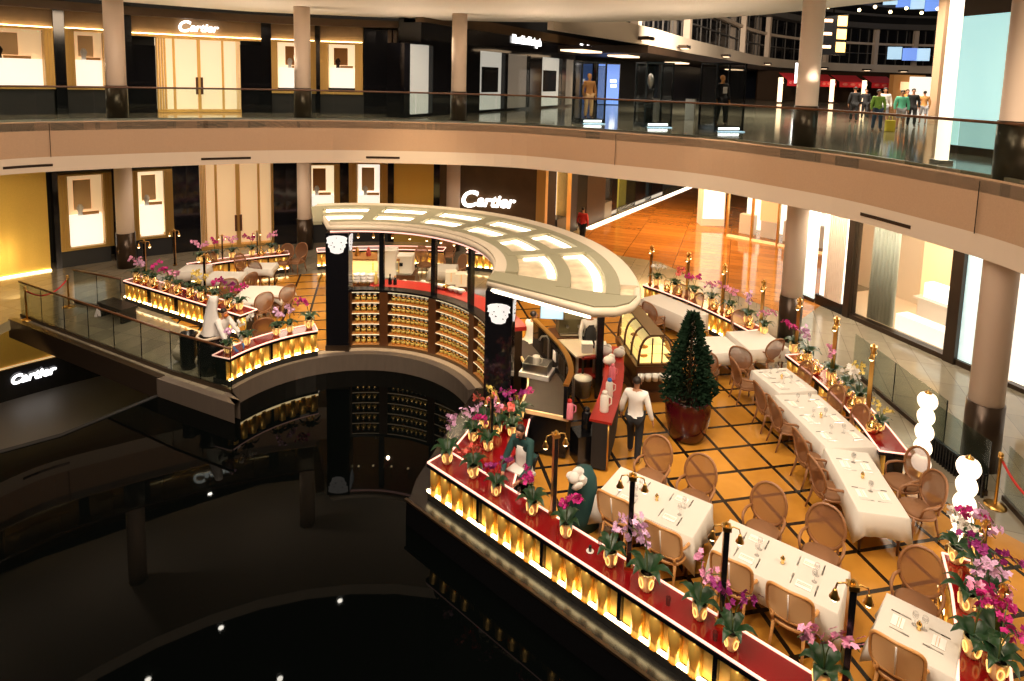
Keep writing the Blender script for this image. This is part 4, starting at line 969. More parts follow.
for r0, r1, ae in ((5.02, 5.30, radians(-11)), (6.0, 6.28, radians(-12.5))): ringband(r0, r1, ra[0], ae).build('roof_beam', 'olivecream', roof)
ringband(6.28, 6.64, ra[0], aE).build('rim_band', 'rimcream', roof)
for r0, r1, nm, mm in ((3.50, 3.74, 'rim_band', 'rimcream'), (3.74, 4.0, 'roof_beam', 'olivecream')): MB().strip(arcpts(CI, r0, ra[0], aE, 30), arcpts(CI, r1, ra[0], aE, 30), ZR+.03, ZR+.12).build(nm, mm, roof)
cuts = [108, 90.5, 72.5, 54, 35.5, 17, -5]
for i, c in enumerate(cuts):
    w_ = 2.1 if 0 < i < 6 else 1.6
    if i < 6: ringband(4.12, 6.2, radians(c+w_), radians(c-w_), 2).build('roof_beam', 'olivecream', roof, loc=(0, 0, .006))
ec = [p for p in corner]
MB().prism([polar(CRF, 6.28, radians(-12.5)), polar(CRF, 5.16, radians(-11)), polar(CRF, 5.10, radians(-7.5)), polar(CI, 3.52, aE)]+[tuple(inn[:2]), tuple(tip[:2]), corner[2], corner[1], corner[0]], ZR+.03, ZR+.112).build('roof_beam', 'olivecream', roof)
for i in range(6):
    b0, b1 = radians(cuts[i]-2.6), radians(cuts[i+1]+2.6)
    for r0, r1 in ((4.36, 4.98), (5.34, 5.92)):
        if i == 5 and r0 > 5: b1 = radians(-9.5)
        MB().strip(arcpts(CRF, r1-.16, b0, b1, 6), arcpts(CRF, r1, b0, b1, 6), ZR+.032, ZR+.07).build('strip_light', 'ledwhite', roof)
        MB().strip(arcpts(CRF, r0, b1+.10/r0, b1, 2) if False else [polar(CRF, r0+.1, b0), polar(CRF, r1, b0)], [polar(CRF, r0+.1, b0-.10/r0), polar(CRF, r1, b0-.10/r0)], ZR+.032, ZR+.06).build('strip_light', 'ledwhite', roof)
MB().tube([(p[0], p[1], ZR-.10) for p in inner[1:]], .028, 6).build('underglow', 'led', roof)
e0 = Vector(inn[:2]); e1 = Vector(tip[:2])
MB().tube([(*(e0+(e1-e0)*t), ZR-.11) for t in (.05, .97)], .035, 6).build('underglow', 'ledwhite', roof)
post = Proto(tag(MB().box((0, 0, 0.80), (.13, .13, 1.66)).build('roof_post', 'black'), 'p', 'post'))
for x, nm in ((382, 'left'), (434, 'middle'), (471, 'right')):
    a = at_cyl(x, 290, CK, RK+.14)[0]; px, py = polar(CK, RK+.14, a)
    post.place((px, py, 1.72), a, 'black roof post on the tea rack, the %s of the three' % nm, 'black posts carrying the kiosk roof')
px, py = polar(CK, 6.0, radians(9.5)); tag(MB().box((px, py, 1.67), (.16, .16, 3.34)).build('roof_post', 'black'), 'tall black roof post beside the red bar with the bottles', 'post')
# bell lamps under the roof
def bell_mesh():
    return MB().lathe([(.010, .0), (.022, -.02), (.032, -.06), (.052, -.095), (.048, -.10), (0, -.08)], 10), MB().ball((0, 0, -.105), .034, 8, 5)
lp = thing('pendant_lamp', 'l', 'lamp'); bm_, bb_ = bell_mesh()
bm_.build('bell_shade', 'brass', lp); bb_.build('bulb', 'bulb', lp); MB().tube([(0, 0, 0), (0, 0, .22)], .008, 5).build('cord', 'brass', lp)
lamp = Proto(lp)
for i, x in enumerate((358, 373, 392, 409, 426, 440, 453, 466)):
    a = at_cyl(x, 240, CK, 4.0)[0]; px, py = polar(CK, 4.05, a)
    lamp.place((px, py, 3.13), 0, 'small bell pendant under the inner roof edge, %s from the far pillar' % ('first', 'second', 'third', 'fourth', 'fifth', 'sixth', 'seventh', 'eighth')[i], 'bell pendants under the kiosk roof')

# ------------------------------------------------------------------ tables and cloths
def table(cx, cy, ang_, L, Wd, label, clab, drop=.26, n=0, grp=None):
    z = .735; t = thing('dining_table', label, 'table', (cx, cy, 0), ang_)
    MB().box((0, 0, z-.02), (L-.06, Wd-.06, .04)).build('tabletop', 'wood', t)
    for sx in (-1, 1):
        for sy in (-1, 1): MB().tube([(sx*(L/2-.09), sy*(Wd/2-.09), 0), (sx*(L/2-.09), sy*(Wd/2-.09), z-.04)], [.022, .032], 8).build('leg', 'darkwood', t)
    # cloth: top plus a rippled skirt that flares at the corners
    per = []; m = 9; rnd = random.Random(n)
    for k in range(4):
        for i in range(m):
            u = i/m
            per.append([(-L/2+L*u, -Wd/2), (L/2, -Wd/2+Wd*u), (L/2-L*u, Wd/2), (-L/2, Wd/2-Wd*u)][k]+(min(u, 1-u)*2,))
    N = len(per); vs = [(x, y, z+.008) for x, y, _ in per]
    for lev, (dz, fl) in enumerate(((.02, .010), (.5, .03), (1.0, .055))):
        for i, (x, y, c) in enumerate(per):
            nx, ny = (x/(L/2)), (y/(Wd/2)); nx = nx if abs(nx) > .999 else 0; ny = ny if abs(ny) > .999 else 0
            wv = .020*sin(i*2.3+n)*dz+.014*cos(i*3.9+n*2)*dz; cf = 1+(1-c)*.5*dz
            vs.append((x+nx*(fl*cf+wv), y+ny*(fl*cf+wv), z+.008-drop*dz*(1+(.45 if c < .15 else .02*sin(i*1.7+n)))))
    fs = [tuple(range(N))]+[(l*N+i, (l+1)*N+i, (l+1)*N+(i+1) % N, l*N+(i+1) % N) for l in range(3) for i in range(N)]
    o = MB().add(vs, fs, False).build('tablecloth', 'cloth'); o.location = (cx, cy, 0); o.rotation_euler = (0, 0, ang_)
    o.data.polygons.foreach_set('use_smooth', [False]+[True]*(3*N))
    tag(o, clab, 'tablecloth'); md = o.modifiers.new('s', 'SOLIDIFY'); md.thickness = .004; md.offset = 1
    return Vector((cx, cy)), ang_
def rect4(p):                            # four corner pixels (far left, far right, near left, near right)
    a, b, c, d = [at(x, y, .75) for x, y in p]; ce = (a+b+c+d)/4; u = ((b-a)+(d-c)).normalized(); L = ((b-a).length+(d-c).length)/2
    v = Vector((-u.y, u.x)); Wd = (abs((a-c).xy.dot(v))+abs((b-d).xy.dot(v)))/2
    return ce.x, ce.y, atan2(u.y, u.x), L, Wd
TB = {}
def tb_(key, corners, lab, drop=.26, size=None):
    cx, cy, a, L, Wd = rect4(corners)
    if size: L, Wd = size
    TB[key] = (cx, cy, a, L, Wd)
    table(cx, cy, a, L, Wd, 'white clothed dining table '+lab, 'white tablecloth on the dining table '+lab, drop, len(TB))
tb_('T1', ((624.6, 465.9), (713.9, 507), (592.9, 495.2), (690.4, 534)), 'nearest the waiter, behind the pool counter', .36)
tb_('T2', ((732.5, 519), (850.4, 573.2), (708.6, 552), (836.2, 611)), 'in the middle of the pool counter row', .36)
tb_('T3', ((885.5, 593.3), (963.5, 628.7), (874.8, 633.5), (953, 679)), 'at the bottom right corner', .26)
tb_('L3', ((829, 449), (869, 452), (854, 509), (908, 519)), 'at the near end of the long row', .36)
tb_('L2', ((781, 395), (829, 394), (820, 448), (864, 447)), 'in the middle of the long row', .36)
tb_('L1', ((755, 370), (792, 367), (776, 393), (810, 391)), 'at the far end of the long row', .36)
tb_('K1', ((732, 331), (769, 330), (744, 350), (783, 348)), 'in the gap of the right counters', .34)
tb_('K2', ((690, 337), (727, 336), (704, 354), (741, 352)), 'right behind the fir tree', .3)
tb_('K3', ((649, 296), (668, 292), (679, 321), (700, 315)), 'behind the pastry case', .5)
tb_('M1', ((248, 259), (274, 259), (247, 273), (276, 273)), 'at the back of the left tea room', .2, (.9, .8))
tb_('M2', ((210, 269), (230, 272), (214, 281), (246, 279)), 'between two rattan chairs in the left tea room', .2, (1.1, .85))
tb_('M3', ((252, 286), (272, 285), (231, 302), (254, 303)), 'in the middle of the left tea room', .3, (.85, 1.5))
tb_('M4', ((184, 262), (203, 262), (186, 274), (205, 274)), 'against the left flower counter', .3, (.85, .85))
tb_('M5', ((270, 284), (285, 286), (268, 295), (286, 297)), 'beside the high backed chairs in the left tea room', .2, (.75, .75))
tb_('N1', ((432, 262), (452, 263), (434, 272), (455, 273)), 'seen between the kiosk posts', .3, (.9, .9))

# ------------------------------------------------------------------ chairs
def oval(w, h, n, p=2.6):
    return [(w*(abs(cos(t))**(2/p))*(1 if cos(t) >= 0 else -1), h*(abs(sin(t))**(2/p))*(1 if sin(t) >= 0 else -1)) for t in [2*pi*i/n for i in range(n)]]
def make_chair(kind, label):
    t = thing('armchair' if kind == 'arm' else 'rattan_chair', label, 'chair')
    W_ = 'wood' if kind == 'arm' else 'wood2'
    prof = oval(.25, .235, 20)
    seat = MB(); seat.add([(x, y+.02, .41) for x, y in prof]+[(x*1.02, y*1.02+.02, .44) for x, y in prof]+[(x*.9, y*.9+.02, .475) for x, y in prof],
                          [tuple(range(19, -1, -1))]+[(k*20+i, k*20+(i+1) % 20, (k+1)*20+(i+1) % 20, (k+1)*20+i) for k in range(2) for i in range(20)]+[tuple(range(40, 60))], True)
    seat.build('seat', 'seat', t)
    MB().tube([(x, y+.02, .405) for x, y in prof], .024, 6, closed=True).build('seat_frame', W_, t)
    tilt = lambda z: -.215-(z-.45)*.22
    if kind == 'arm': bp = [(x, .74+z) for x, z in oval(.275, .24, 24, 4.5)]; m2 = 'cream'
    else: bp = [(x*(1-.10*(z < 0)*abs(z)/.27), (.735+z)) for x, z in oval(.265, .30, 24, 2.3)]; m2 = 'cane'
    bend = lambda x: .10*(x/.25)**2*.5
    F = [(x, tilt(z)+bend(x), z) for x, z in bp]
    MB().tube(F, .022, 6, closed=True).build('back_frame', W_, t)
    pn = MB(); n = len(F); c = (0, tilt(.745), .745)
    if kind == 'arm':
        i1 = [(x*.93, tilt(z)+bend(x)-.015, .745+(z-.745)*.93) for x, z in bp]; i2 = [(x*.93, tilt(z)+bend(x)+.02, .745+(z-.745)*.93) for x, z in bp]
        pn.add(i1+i2+[(0, c[1]-.03, c[2]), (0, c[1]+.035, c[2])], [(i, (i+1) % n, 2*n) for i in range(n)]+[(n+(i+1) % n, n+i, 2*n+1) for i in range(n)], True)
    else: pn.add(F+[c], [(i, (i+1) % n, n) for i in range(n)], True)
    pn.build('back_panel', m2, t)
    if kind == 'arm': MB().tube([(0, tilt(z)-.032, z) for z in (.54, .74, .95)], .010, 5).build('back_piping', 'white', t)
    for sx in (-1, 1):
        MB().tube([(sx*.19, -.20, .43), (sx*.18, tilt(.52), .52)], .02, 6).build('back_post', W_, t)
        MB().tube([(sx*.235, tilt(.66)+.05, .655), (sx*.285, -.08, .645), (sx*.29, .06, .625), (sx*.275, .12, .59), (sx*.24, .13, .44)], [.018, .022, .024, .02, .018], 7).build('arm', W_, t)
        MB().tube([(sx*.19, .20, .41), (sx*.20, .21, .2), (sx*.195, .20, 0)], [.026, .020, .013], 7).build('leg', W_, t)
        MB().tube([(sx*.18, -.17, .41), (sx*.19, -.21, .2), (sx*.20, -.27, 0)], [.024, .020, .014], 7).build('leg', W_, t)
    return t
CH = {'arm': Proto(make_chair('arm', 'x')), 'oval': Proto(make_chair('oval', 'x'))}
def chair(kind, px, to, label, grp, zt=1.0, sc=1.05, push=.33):
    """px: image point of the middle of the back's top edge; to: plan point the chair faces"""
    p = at(px[0], px[1], zt); d = Vector((to[0]-p.x, to[1]-p.y)).normalized()
    c = Vector((p.x, p.y))+d*push
    return CH[kind].place((c.x, c.y, 0), atan2(-d.x, d.y), label, grp, sc)
def norm_of(k, sg):
    a = TB[k][2]; return Vector((-sin(a), cos(a)))*sg
def facing(k, px, sg, zt=.98):           # a point straight ahead across table k
    p = at(px[0], px[1], zt); return (p.x+norm_of(k, sg).x, p.y+norm_of(k, sg).y)
g1 = 'cream backed armchairs along the pool counter'
for px, k, lb in (((612, 497), 'T1', 'cream backed armchair at the left place before the table nearest the waiter'), ((661, 529), 'T1', 'cream backed armchair at the right place before the table nearest the waiter'),
                  ((730, 561), 'T2', 'cream backed armchair behind the black lamp pole, facing the middle table'), ((789, 593), 'T2', 'cream backed armchair with light centre piping, facing the middle table'), ((897, 645), 'T3', 'cream backed armchair cut by the frame bottom, facing the corner table')):
    chair('arm', px, facing(k, px, 1), lb, g1)
g2 = 'rattan back chairs facing the pool counter'
for px, k, lb in (((660, 441), 'T1', 'rattan back chair just right of the waiter\'s legs'), ((703, 460), 'T1', 'rattan back chair below the burgundy plant pot'), ((771, 489), 'T2', 'rattan back chair behind the left half of the middle table'), ((828, 511), 'T2', 'rattan back chair behind the right half of the middle table'), ((924, 555), 'T3', 'rattan back chair behind the corner table beside the lit counter')):
    chair('oval', px, facing(k, px, -1), lb, g2)
g3 = 'rattan chairs on the left side of the long table'
for i, px in enumerate(((733, 362), (757, 386), (772, 402), (797, 434), (813, 462))):
    p = at(*px, .98); chair('oval', px, (p.x+1, p.y+.02), 'rattan chair on the fir tree side of the long table, %s from far end' % ('first', 'second', 'third', 'fourth', 'fifth')[i], g3)
g4 = 'rattan chairs on the right side of the long table'
for i, px in enumerate(((821, 366), (853, 390), (878, 410), (922, 454), (939, 478))):
    p = at(*px, .98); chair('oval', px, (p.x-1, p.y-.1), 'rattan chair on the counter side of the long table, %s from far end' % ('first', 'second', 'third', 'fourth', 'fifth')[i], g4, push=.33 if i > 2 else .62)
g5 = 'rattan chairs near the back right counter'
for px, k, lb in (((684, 286), 'K3', 'first rattan chair along the back right counter'), ((706, 296), 'K3', 'second rattan chair along the back right counter'), ((738, 311), 'K1', 'third rattan chair along the back right counter'),
                  ((632, 299), 'K3', 'rattan chair just right of the kiosk roof end'), ((648, 305), 'K3', 'rattan chair behind the pastry case roof'), ((706, 354), 'K2', 'rattan chair beside the fir tree top, before the table'), ((740, 350), 'K1', 'rattan chair before the table in the counter gap'), ((778, 342), 'K1', 'rattan chair at the end of the gap table beside the counter')):
    chair('oval', px, TB[k][:2], lb, g5, push=.5 if 'along the back' in lb else .33)
g6 = 'rattan chairs in the left tea room'
for px, k, lb in (((229, 281), 'M2', 'large round backed rattan chair behind the staff member'), ((252, 275), 'M2', 'rattan chair between the two long tables of the left tea room'), ((253, 262), 'M1', 'rattan chair left of the back table in the left tea room'), ((238, 256), 'M1', 'rattan chair at the rear left of the left tea room'),
                  ((265, 295), 'M3', 'rattan chair in front of the middle table of the left tea room'), ((289, 287), 'M5', 'high backed rattan chair near the far black pillar'), ((288, 246), 'M1', 'left of two rattan chairs before the glowing back counter'), ((303, 245), 'M1', 'right of two rattan chairs before the glowing back counter'), ((211, 254), 'M4', 'rattan chair at the far left table'), ((264, 321), 'M3', 'brightly lit rattan chair just behind the small curved counter')):
    chair('oval', px, TB[k][:2], lb, g6)
g7 = 'rattan chairs seen through the kiosk'
for px, lb in (((440, 258), 'rattan chair seen left of the middle in the kiosk opening'), ((448, 241), 'rattan chair highest in the kiosk opening'), ((458, 258), 'rattan chair seen behind the white boxes in the kiosk'), ((410, 262), 'rattan chair seen behind the steel worktable'), ((424, 250), 'rattan chair seen behind the middle kiosk post')):
    chair('oval', px, TB['N1'][:2], lb, g7, push=.05)

# ------------------------------------------------------------------ orchids, pots, bell lamps on the counters
def flower(mb, c, r, rnd):
    d = Vector((rnd.uniform(-1, 1), rnd.uniform(-1.6, .3), rnd.uniform(-.2, .9))).normalized(); a = d.orthogonal().normalized(); b = d.cross(a); ph = rnd.random()*6
    for k in range(5):
        q = ph+2*pi*k/5; u = a*cos(q)+b*sin(q); w = d.cross(u); c0 = Vector(c)
        mb.add([c0+d*.004, c0+u*r*.55+w*r*.42+d*r*.22, c0+u*r+d*r*.08, c0+u*r*.55-w*r*.42+d*r*.22], [(0, 1, 2, 3)], False)
def gold_pot(parent, s=1):
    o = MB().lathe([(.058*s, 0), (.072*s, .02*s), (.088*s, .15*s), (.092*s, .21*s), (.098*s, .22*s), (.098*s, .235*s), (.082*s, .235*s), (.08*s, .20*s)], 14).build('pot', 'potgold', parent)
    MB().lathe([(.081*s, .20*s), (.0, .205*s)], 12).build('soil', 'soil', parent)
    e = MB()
    for k in range(4):                   # oval rings whose glow stands in for reflections round the pot
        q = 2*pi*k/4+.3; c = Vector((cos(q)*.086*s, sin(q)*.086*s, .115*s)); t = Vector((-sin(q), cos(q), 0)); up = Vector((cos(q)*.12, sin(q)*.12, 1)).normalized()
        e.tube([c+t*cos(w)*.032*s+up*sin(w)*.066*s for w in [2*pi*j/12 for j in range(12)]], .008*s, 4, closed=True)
    e.build('glint_ring', 'goldglow', parent)
    return o
def make_orchid(col, seed, nst=2, h=.5, nfl=14, spread=.30, leafm='leaf', nleaf=7):
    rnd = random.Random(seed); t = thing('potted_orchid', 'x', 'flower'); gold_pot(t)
    for k in range(nleaf):
        q = 2*pi*k/nleaf+rnd.random()*.6; L = rnd.uniform(.20, .30); w = .058; u = Vector((cos(q), sin(q), 0)); v = Vector((-sin(q), cos(q), 0)); vs = []; fs = []
        for i in range(5):
            f = i/4; c = u*(.02+L*f)+Vector((0, 0, .215+.16*sin(f*2.4)-.05*f)); ww = w*sin(pi*min(.97, .15+f*.85)); vs += [c-v*ww+Vector((0, 0, .012)), c, c+v*ww+Vector((0, 0, .012))]
        for i in range(4): fs += [(i*3, i*3+1, i*3+4, i*3+3), (i*3+1, i*3+2, i*3+5, i*3+4)]
        MB().add(vs, fs, True).build('leaf', leafm, t)
    for k in range(nst):
        q = rnd.uniform(0, 6.28); H = h*rnd.uniform(.85, 1.1); pts = []
        for i in range(9):
            f = i/8; rr = spread*(f**2.2)*rnd.uniform(.95, 1.05); pts.append(Vector((cos(q)*rr, sin(q)*rr, .2+H*sin(min(1, f*1.05)*1.75)/sin(1.75)*.98 if f < .9 else .2+H*(1-.10*(f-.9)*10))))
        st = MB().tube(pts, .006, 5).build('stem', 'stem', t)
        mb = MB()
        for i in range(nfl):
            f = .50+.5*i/nfl; j = min(7, int(f*8)); p = pts[j]+(pts[j+1]-pts[j])*(f*8-j); flower(mb, p+Vector((rnd.uniform(-.06, .06), rnd.uniform(-.06, .06), rnd.uniform(-.06, .06))), rnd.uniform(.040, .054), rnd)
        mb.build('blossoms', col, st)
    return t
OP = {}
def orchid(px, col, label, grp, z=ZC, rz=None, sc=1.0, v=0, loc=None, **kw):
    key = (col, v)
    if key not in OP: OP[key] = Proto(make_orchid(col, hash_(col)+v*17, **kw))
    p = loc or at(px[0], px[1], z)
    return OP[key].place((p[0], p[1], z), (px[0]*1.7+px[1]*.9) % 6.28 if rz is None else rz, label, grp, sc)
def hash_(sx): return sum((i+1)*ord(c) for i, c in enumerate(sx))
gA = 'potted orchids along the pool counter'
cn = dict(magenta='magenta', pink='pink', lilac='lilac', whitef='white', coral='coral red', purple='dark purple', yellow='yellow')
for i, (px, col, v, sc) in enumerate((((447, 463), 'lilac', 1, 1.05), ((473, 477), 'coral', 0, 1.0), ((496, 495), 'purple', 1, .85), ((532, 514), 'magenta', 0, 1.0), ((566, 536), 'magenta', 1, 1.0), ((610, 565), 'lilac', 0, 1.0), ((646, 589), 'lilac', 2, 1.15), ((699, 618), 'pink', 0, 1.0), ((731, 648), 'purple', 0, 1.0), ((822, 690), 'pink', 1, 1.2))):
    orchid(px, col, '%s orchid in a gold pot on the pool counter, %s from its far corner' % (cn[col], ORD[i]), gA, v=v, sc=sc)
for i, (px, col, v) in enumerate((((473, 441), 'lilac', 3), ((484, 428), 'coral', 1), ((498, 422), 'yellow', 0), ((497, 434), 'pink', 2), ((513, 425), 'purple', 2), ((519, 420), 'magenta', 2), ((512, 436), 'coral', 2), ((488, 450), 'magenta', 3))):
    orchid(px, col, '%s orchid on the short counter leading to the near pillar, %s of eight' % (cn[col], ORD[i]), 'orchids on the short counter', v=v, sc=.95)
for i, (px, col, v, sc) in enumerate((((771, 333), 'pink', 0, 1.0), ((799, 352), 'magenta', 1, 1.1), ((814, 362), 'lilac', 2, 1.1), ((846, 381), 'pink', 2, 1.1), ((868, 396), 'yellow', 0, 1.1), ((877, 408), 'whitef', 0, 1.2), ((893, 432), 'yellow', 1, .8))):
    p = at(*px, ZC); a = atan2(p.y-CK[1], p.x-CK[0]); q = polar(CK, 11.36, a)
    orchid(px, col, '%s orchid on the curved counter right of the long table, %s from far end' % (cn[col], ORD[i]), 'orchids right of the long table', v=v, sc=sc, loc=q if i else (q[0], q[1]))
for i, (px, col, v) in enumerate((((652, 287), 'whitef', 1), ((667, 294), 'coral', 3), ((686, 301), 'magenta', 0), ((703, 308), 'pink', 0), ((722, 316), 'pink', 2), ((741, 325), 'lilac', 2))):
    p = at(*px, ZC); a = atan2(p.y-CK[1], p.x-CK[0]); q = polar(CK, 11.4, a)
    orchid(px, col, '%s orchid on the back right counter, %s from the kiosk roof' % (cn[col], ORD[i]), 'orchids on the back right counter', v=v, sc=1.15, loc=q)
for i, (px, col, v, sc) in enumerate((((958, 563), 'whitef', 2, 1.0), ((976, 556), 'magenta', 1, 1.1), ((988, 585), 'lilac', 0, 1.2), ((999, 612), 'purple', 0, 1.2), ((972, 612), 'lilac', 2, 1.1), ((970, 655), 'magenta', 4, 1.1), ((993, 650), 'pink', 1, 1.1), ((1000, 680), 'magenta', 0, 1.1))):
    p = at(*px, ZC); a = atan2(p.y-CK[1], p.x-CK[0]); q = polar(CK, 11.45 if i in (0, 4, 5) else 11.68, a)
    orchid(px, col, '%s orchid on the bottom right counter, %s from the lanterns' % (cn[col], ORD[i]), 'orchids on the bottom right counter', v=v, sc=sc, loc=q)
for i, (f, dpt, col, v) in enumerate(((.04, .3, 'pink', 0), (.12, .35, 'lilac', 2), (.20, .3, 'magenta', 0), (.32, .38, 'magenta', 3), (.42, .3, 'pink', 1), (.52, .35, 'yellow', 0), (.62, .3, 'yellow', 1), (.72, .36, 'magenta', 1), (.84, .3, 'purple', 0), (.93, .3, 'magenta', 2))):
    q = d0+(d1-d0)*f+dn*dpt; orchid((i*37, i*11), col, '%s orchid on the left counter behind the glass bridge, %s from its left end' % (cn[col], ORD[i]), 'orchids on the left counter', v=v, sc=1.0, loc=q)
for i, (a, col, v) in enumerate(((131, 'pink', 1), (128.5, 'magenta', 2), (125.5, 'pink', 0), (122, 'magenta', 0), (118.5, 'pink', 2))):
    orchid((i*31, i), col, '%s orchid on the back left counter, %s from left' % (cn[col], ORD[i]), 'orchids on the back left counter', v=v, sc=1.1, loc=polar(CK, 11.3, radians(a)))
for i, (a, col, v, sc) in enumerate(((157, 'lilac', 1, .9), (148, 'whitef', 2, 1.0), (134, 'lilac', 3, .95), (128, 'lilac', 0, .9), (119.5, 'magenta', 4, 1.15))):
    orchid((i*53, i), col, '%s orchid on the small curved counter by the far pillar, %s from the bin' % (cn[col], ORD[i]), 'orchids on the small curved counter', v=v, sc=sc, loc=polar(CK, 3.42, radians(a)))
# gold teapots
tp = thing('gold_teapot', 'x', 'teapot'); body = MB().lathe([(.05, 0), (.085, .02), (.10, .08), (.085, .14), (.05, .16), (.05, .175)], 12).build('body', 'gold', tp)
MB().lathe([(.052, .172), (.03, .19), (.012, .195), (.016, .21), (0, .22)], 10).build('lid', 'gold', tp)
MB().tube([(.085, 0, .12), (.10, 0, .22), (.05, 0, .30), (-.05, 0, .30), (-.10, 0, .22), (-.085, 0, .12)], .011, 6).build('handle', 'gold', tp)
MB().tube([(0, -.09, .06), (0, -.14, .10), (0, -.165, .16)], [.022, .016, .011], 6).build('spout', 'gold', tp)
TP = Proto(tp)
for i, a in enumerate((37, 34.5, 27, 24, 19.5)): TP.place((*polar(CK, 11.22, radians(a)), ZC), radians(a)+pi/2, 'gold teapot on the back right counter, %s from the kiosk roof' % ORD[i], 'gold teapots on the back right counter', 1.2)
for i, a in enumerate((8.3, 6.8, 5.2, 1.5, .2, -3.0, -7.5)): TP.place((*polar(CK, 11.18, radians(a)), ZC), radians(a)+pi/2, 'gold teapot on the counter right of the long table, %s from far end' % ORD[i], 'gold teapots right of the long table', 1.2)
for i, f in enumerate((.09, .16, .26, .36, .47, .57, .68, .79, .89)): q = d0+(d1-d0)*f+dn*.14; TP.place((q.x, q.y, ZC), i*.3, 'gold teapot on the left counter edge, %s from its left end' % ORD[i], 'gold teapots on the left counter', 1.1)
for i, a in enumerate((130, 120.5, 117.2)): TP.place((*polar(CK, 11.12, radians(a)), ZC), radians(a), 'gold teapot on the back left counter, %s from left' % ORD[i], 'gold teapots on the back left counter', 1.2)
for i, f in enumerate((.30, .47, .62)): pass
# lamp poles with hanging bells
pl = thing('bell_lamp', 'x', 'lamp'); HP = 1.28
MB().box((0, 0, .02), (.11, .11, .04)).build('base', 'brass', pl)
MB().box((0, 0, .62), (.068, .068, 1.24)).build('pole', 'brass', pl)
MB().box((0, -.036, .62), (.058, .006, 1.18)).build('shade_strip', 'black', pl)  # black strip put in for the shaded front of the pole
MB().box((0, 0, 1.25), (.10, .10, .05)).lathe([(.03, 1.275), (.02, 1.31), (0, 1.33)], 8).build('cap', 'brass', pl)
for sx in (-1, 1):
    MB().tube([(0, 0, 1.20), (sx*.07, 0, 1.27), (sx*.14, 0, 1.25), (sx*.155, 0, 1.19)], .009, 6).build('arm', 'brass', pl)
    b1, b2 = bell_mesh(); o = b1.build('bell_shade', 'brass', pl, loc=(sx*.155, 0, 1.19)); b2.build('bulb', 'bulb', o)
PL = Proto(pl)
def pole(top, test, label, grp, rz=0.6):
    lo, hi = ZC+.7, ZC+1.9
    f = lambda z: test(at(top[0], top[1], z))
    if f(lo)*f(hi) < 0:
        for _ in range(40):
            m = (lo+hi)/2
            if f(lo)*f(m) <= 0: hi = m
            else: lo = m
        z = lo
    else: z = ZC+HP
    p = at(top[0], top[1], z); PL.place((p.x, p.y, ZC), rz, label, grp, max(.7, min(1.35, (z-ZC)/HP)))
tA = lambda k: (lambda p: (Vector((p.x, p.y))-A0).dot(A_N)-wA*k)
tR = lambda r_: (lambda p: hypot(p.x-CK[0], p.y-CK[1])-r_)
for i, t_ in enumerate(((633, 475), (727, 525), (853, 583))): pole(t_, tA(.78), 'bell lamp pole with shaded front strip on the pool counter, %s from left' % ('first', 'second', 'third')[i], 'bell lamps on the pool counter', -.2)
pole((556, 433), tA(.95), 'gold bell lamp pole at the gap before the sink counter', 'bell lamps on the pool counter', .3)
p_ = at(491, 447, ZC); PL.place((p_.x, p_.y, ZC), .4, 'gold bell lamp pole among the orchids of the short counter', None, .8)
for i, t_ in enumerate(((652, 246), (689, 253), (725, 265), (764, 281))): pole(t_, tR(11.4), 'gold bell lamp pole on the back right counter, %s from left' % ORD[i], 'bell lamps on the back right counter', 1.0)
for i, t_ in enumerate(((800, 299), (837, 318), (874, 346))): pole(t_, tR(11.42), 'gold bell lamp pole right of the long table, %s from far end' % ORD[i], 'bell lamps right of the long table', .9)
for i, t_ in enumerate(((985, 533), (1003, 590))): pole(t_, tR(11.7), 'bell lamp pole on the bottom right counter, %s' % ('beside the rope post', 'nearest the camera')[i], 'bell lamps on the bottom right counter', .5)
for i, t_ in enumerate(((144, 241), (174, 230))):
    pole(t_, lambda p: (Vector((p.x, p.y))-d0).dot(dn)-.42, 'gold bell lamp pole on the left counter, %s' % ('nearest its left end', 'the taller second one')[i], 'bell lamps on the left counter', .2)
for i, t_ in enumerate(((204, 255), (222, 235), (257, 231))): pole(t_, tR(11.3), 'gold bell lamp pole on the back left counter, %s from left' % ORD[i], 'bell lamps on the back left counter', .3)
# small things on the pool counter: little candle glasses and ash tray
for i, px in enumerate(((519, 494), (529, 500), (600, 545), (668, 605), (715, 640), (470, 465), (590, 552))):
    p = at(px[0], px[1], ZC)
    if i == 6:
        q = thing('candle_dish', 'white round dish with a black candle on the red pool counter', 'dish', p); MB().lathe([(.03, 0), (.055, .012), (.058, .02), (.04, .016), (0, .015)], 14).build('dish', 'ceramic', q); MB().lathe([(.022, .016), (.022, .10), (0, .10)], 10).build('candle', 'black', q)
    else:
        q = thing('water_glass', 'small clear glass on the red pool counter, %s from the far corner' % ORD[i], 'glass', p, 0, 'glasses on the pool counter'); MB().lathe([(.028, 0), (.034, .11), (.031, .11), (.026, .008), (0, .006)], 12).build('glass_body', 'clearglass', q)

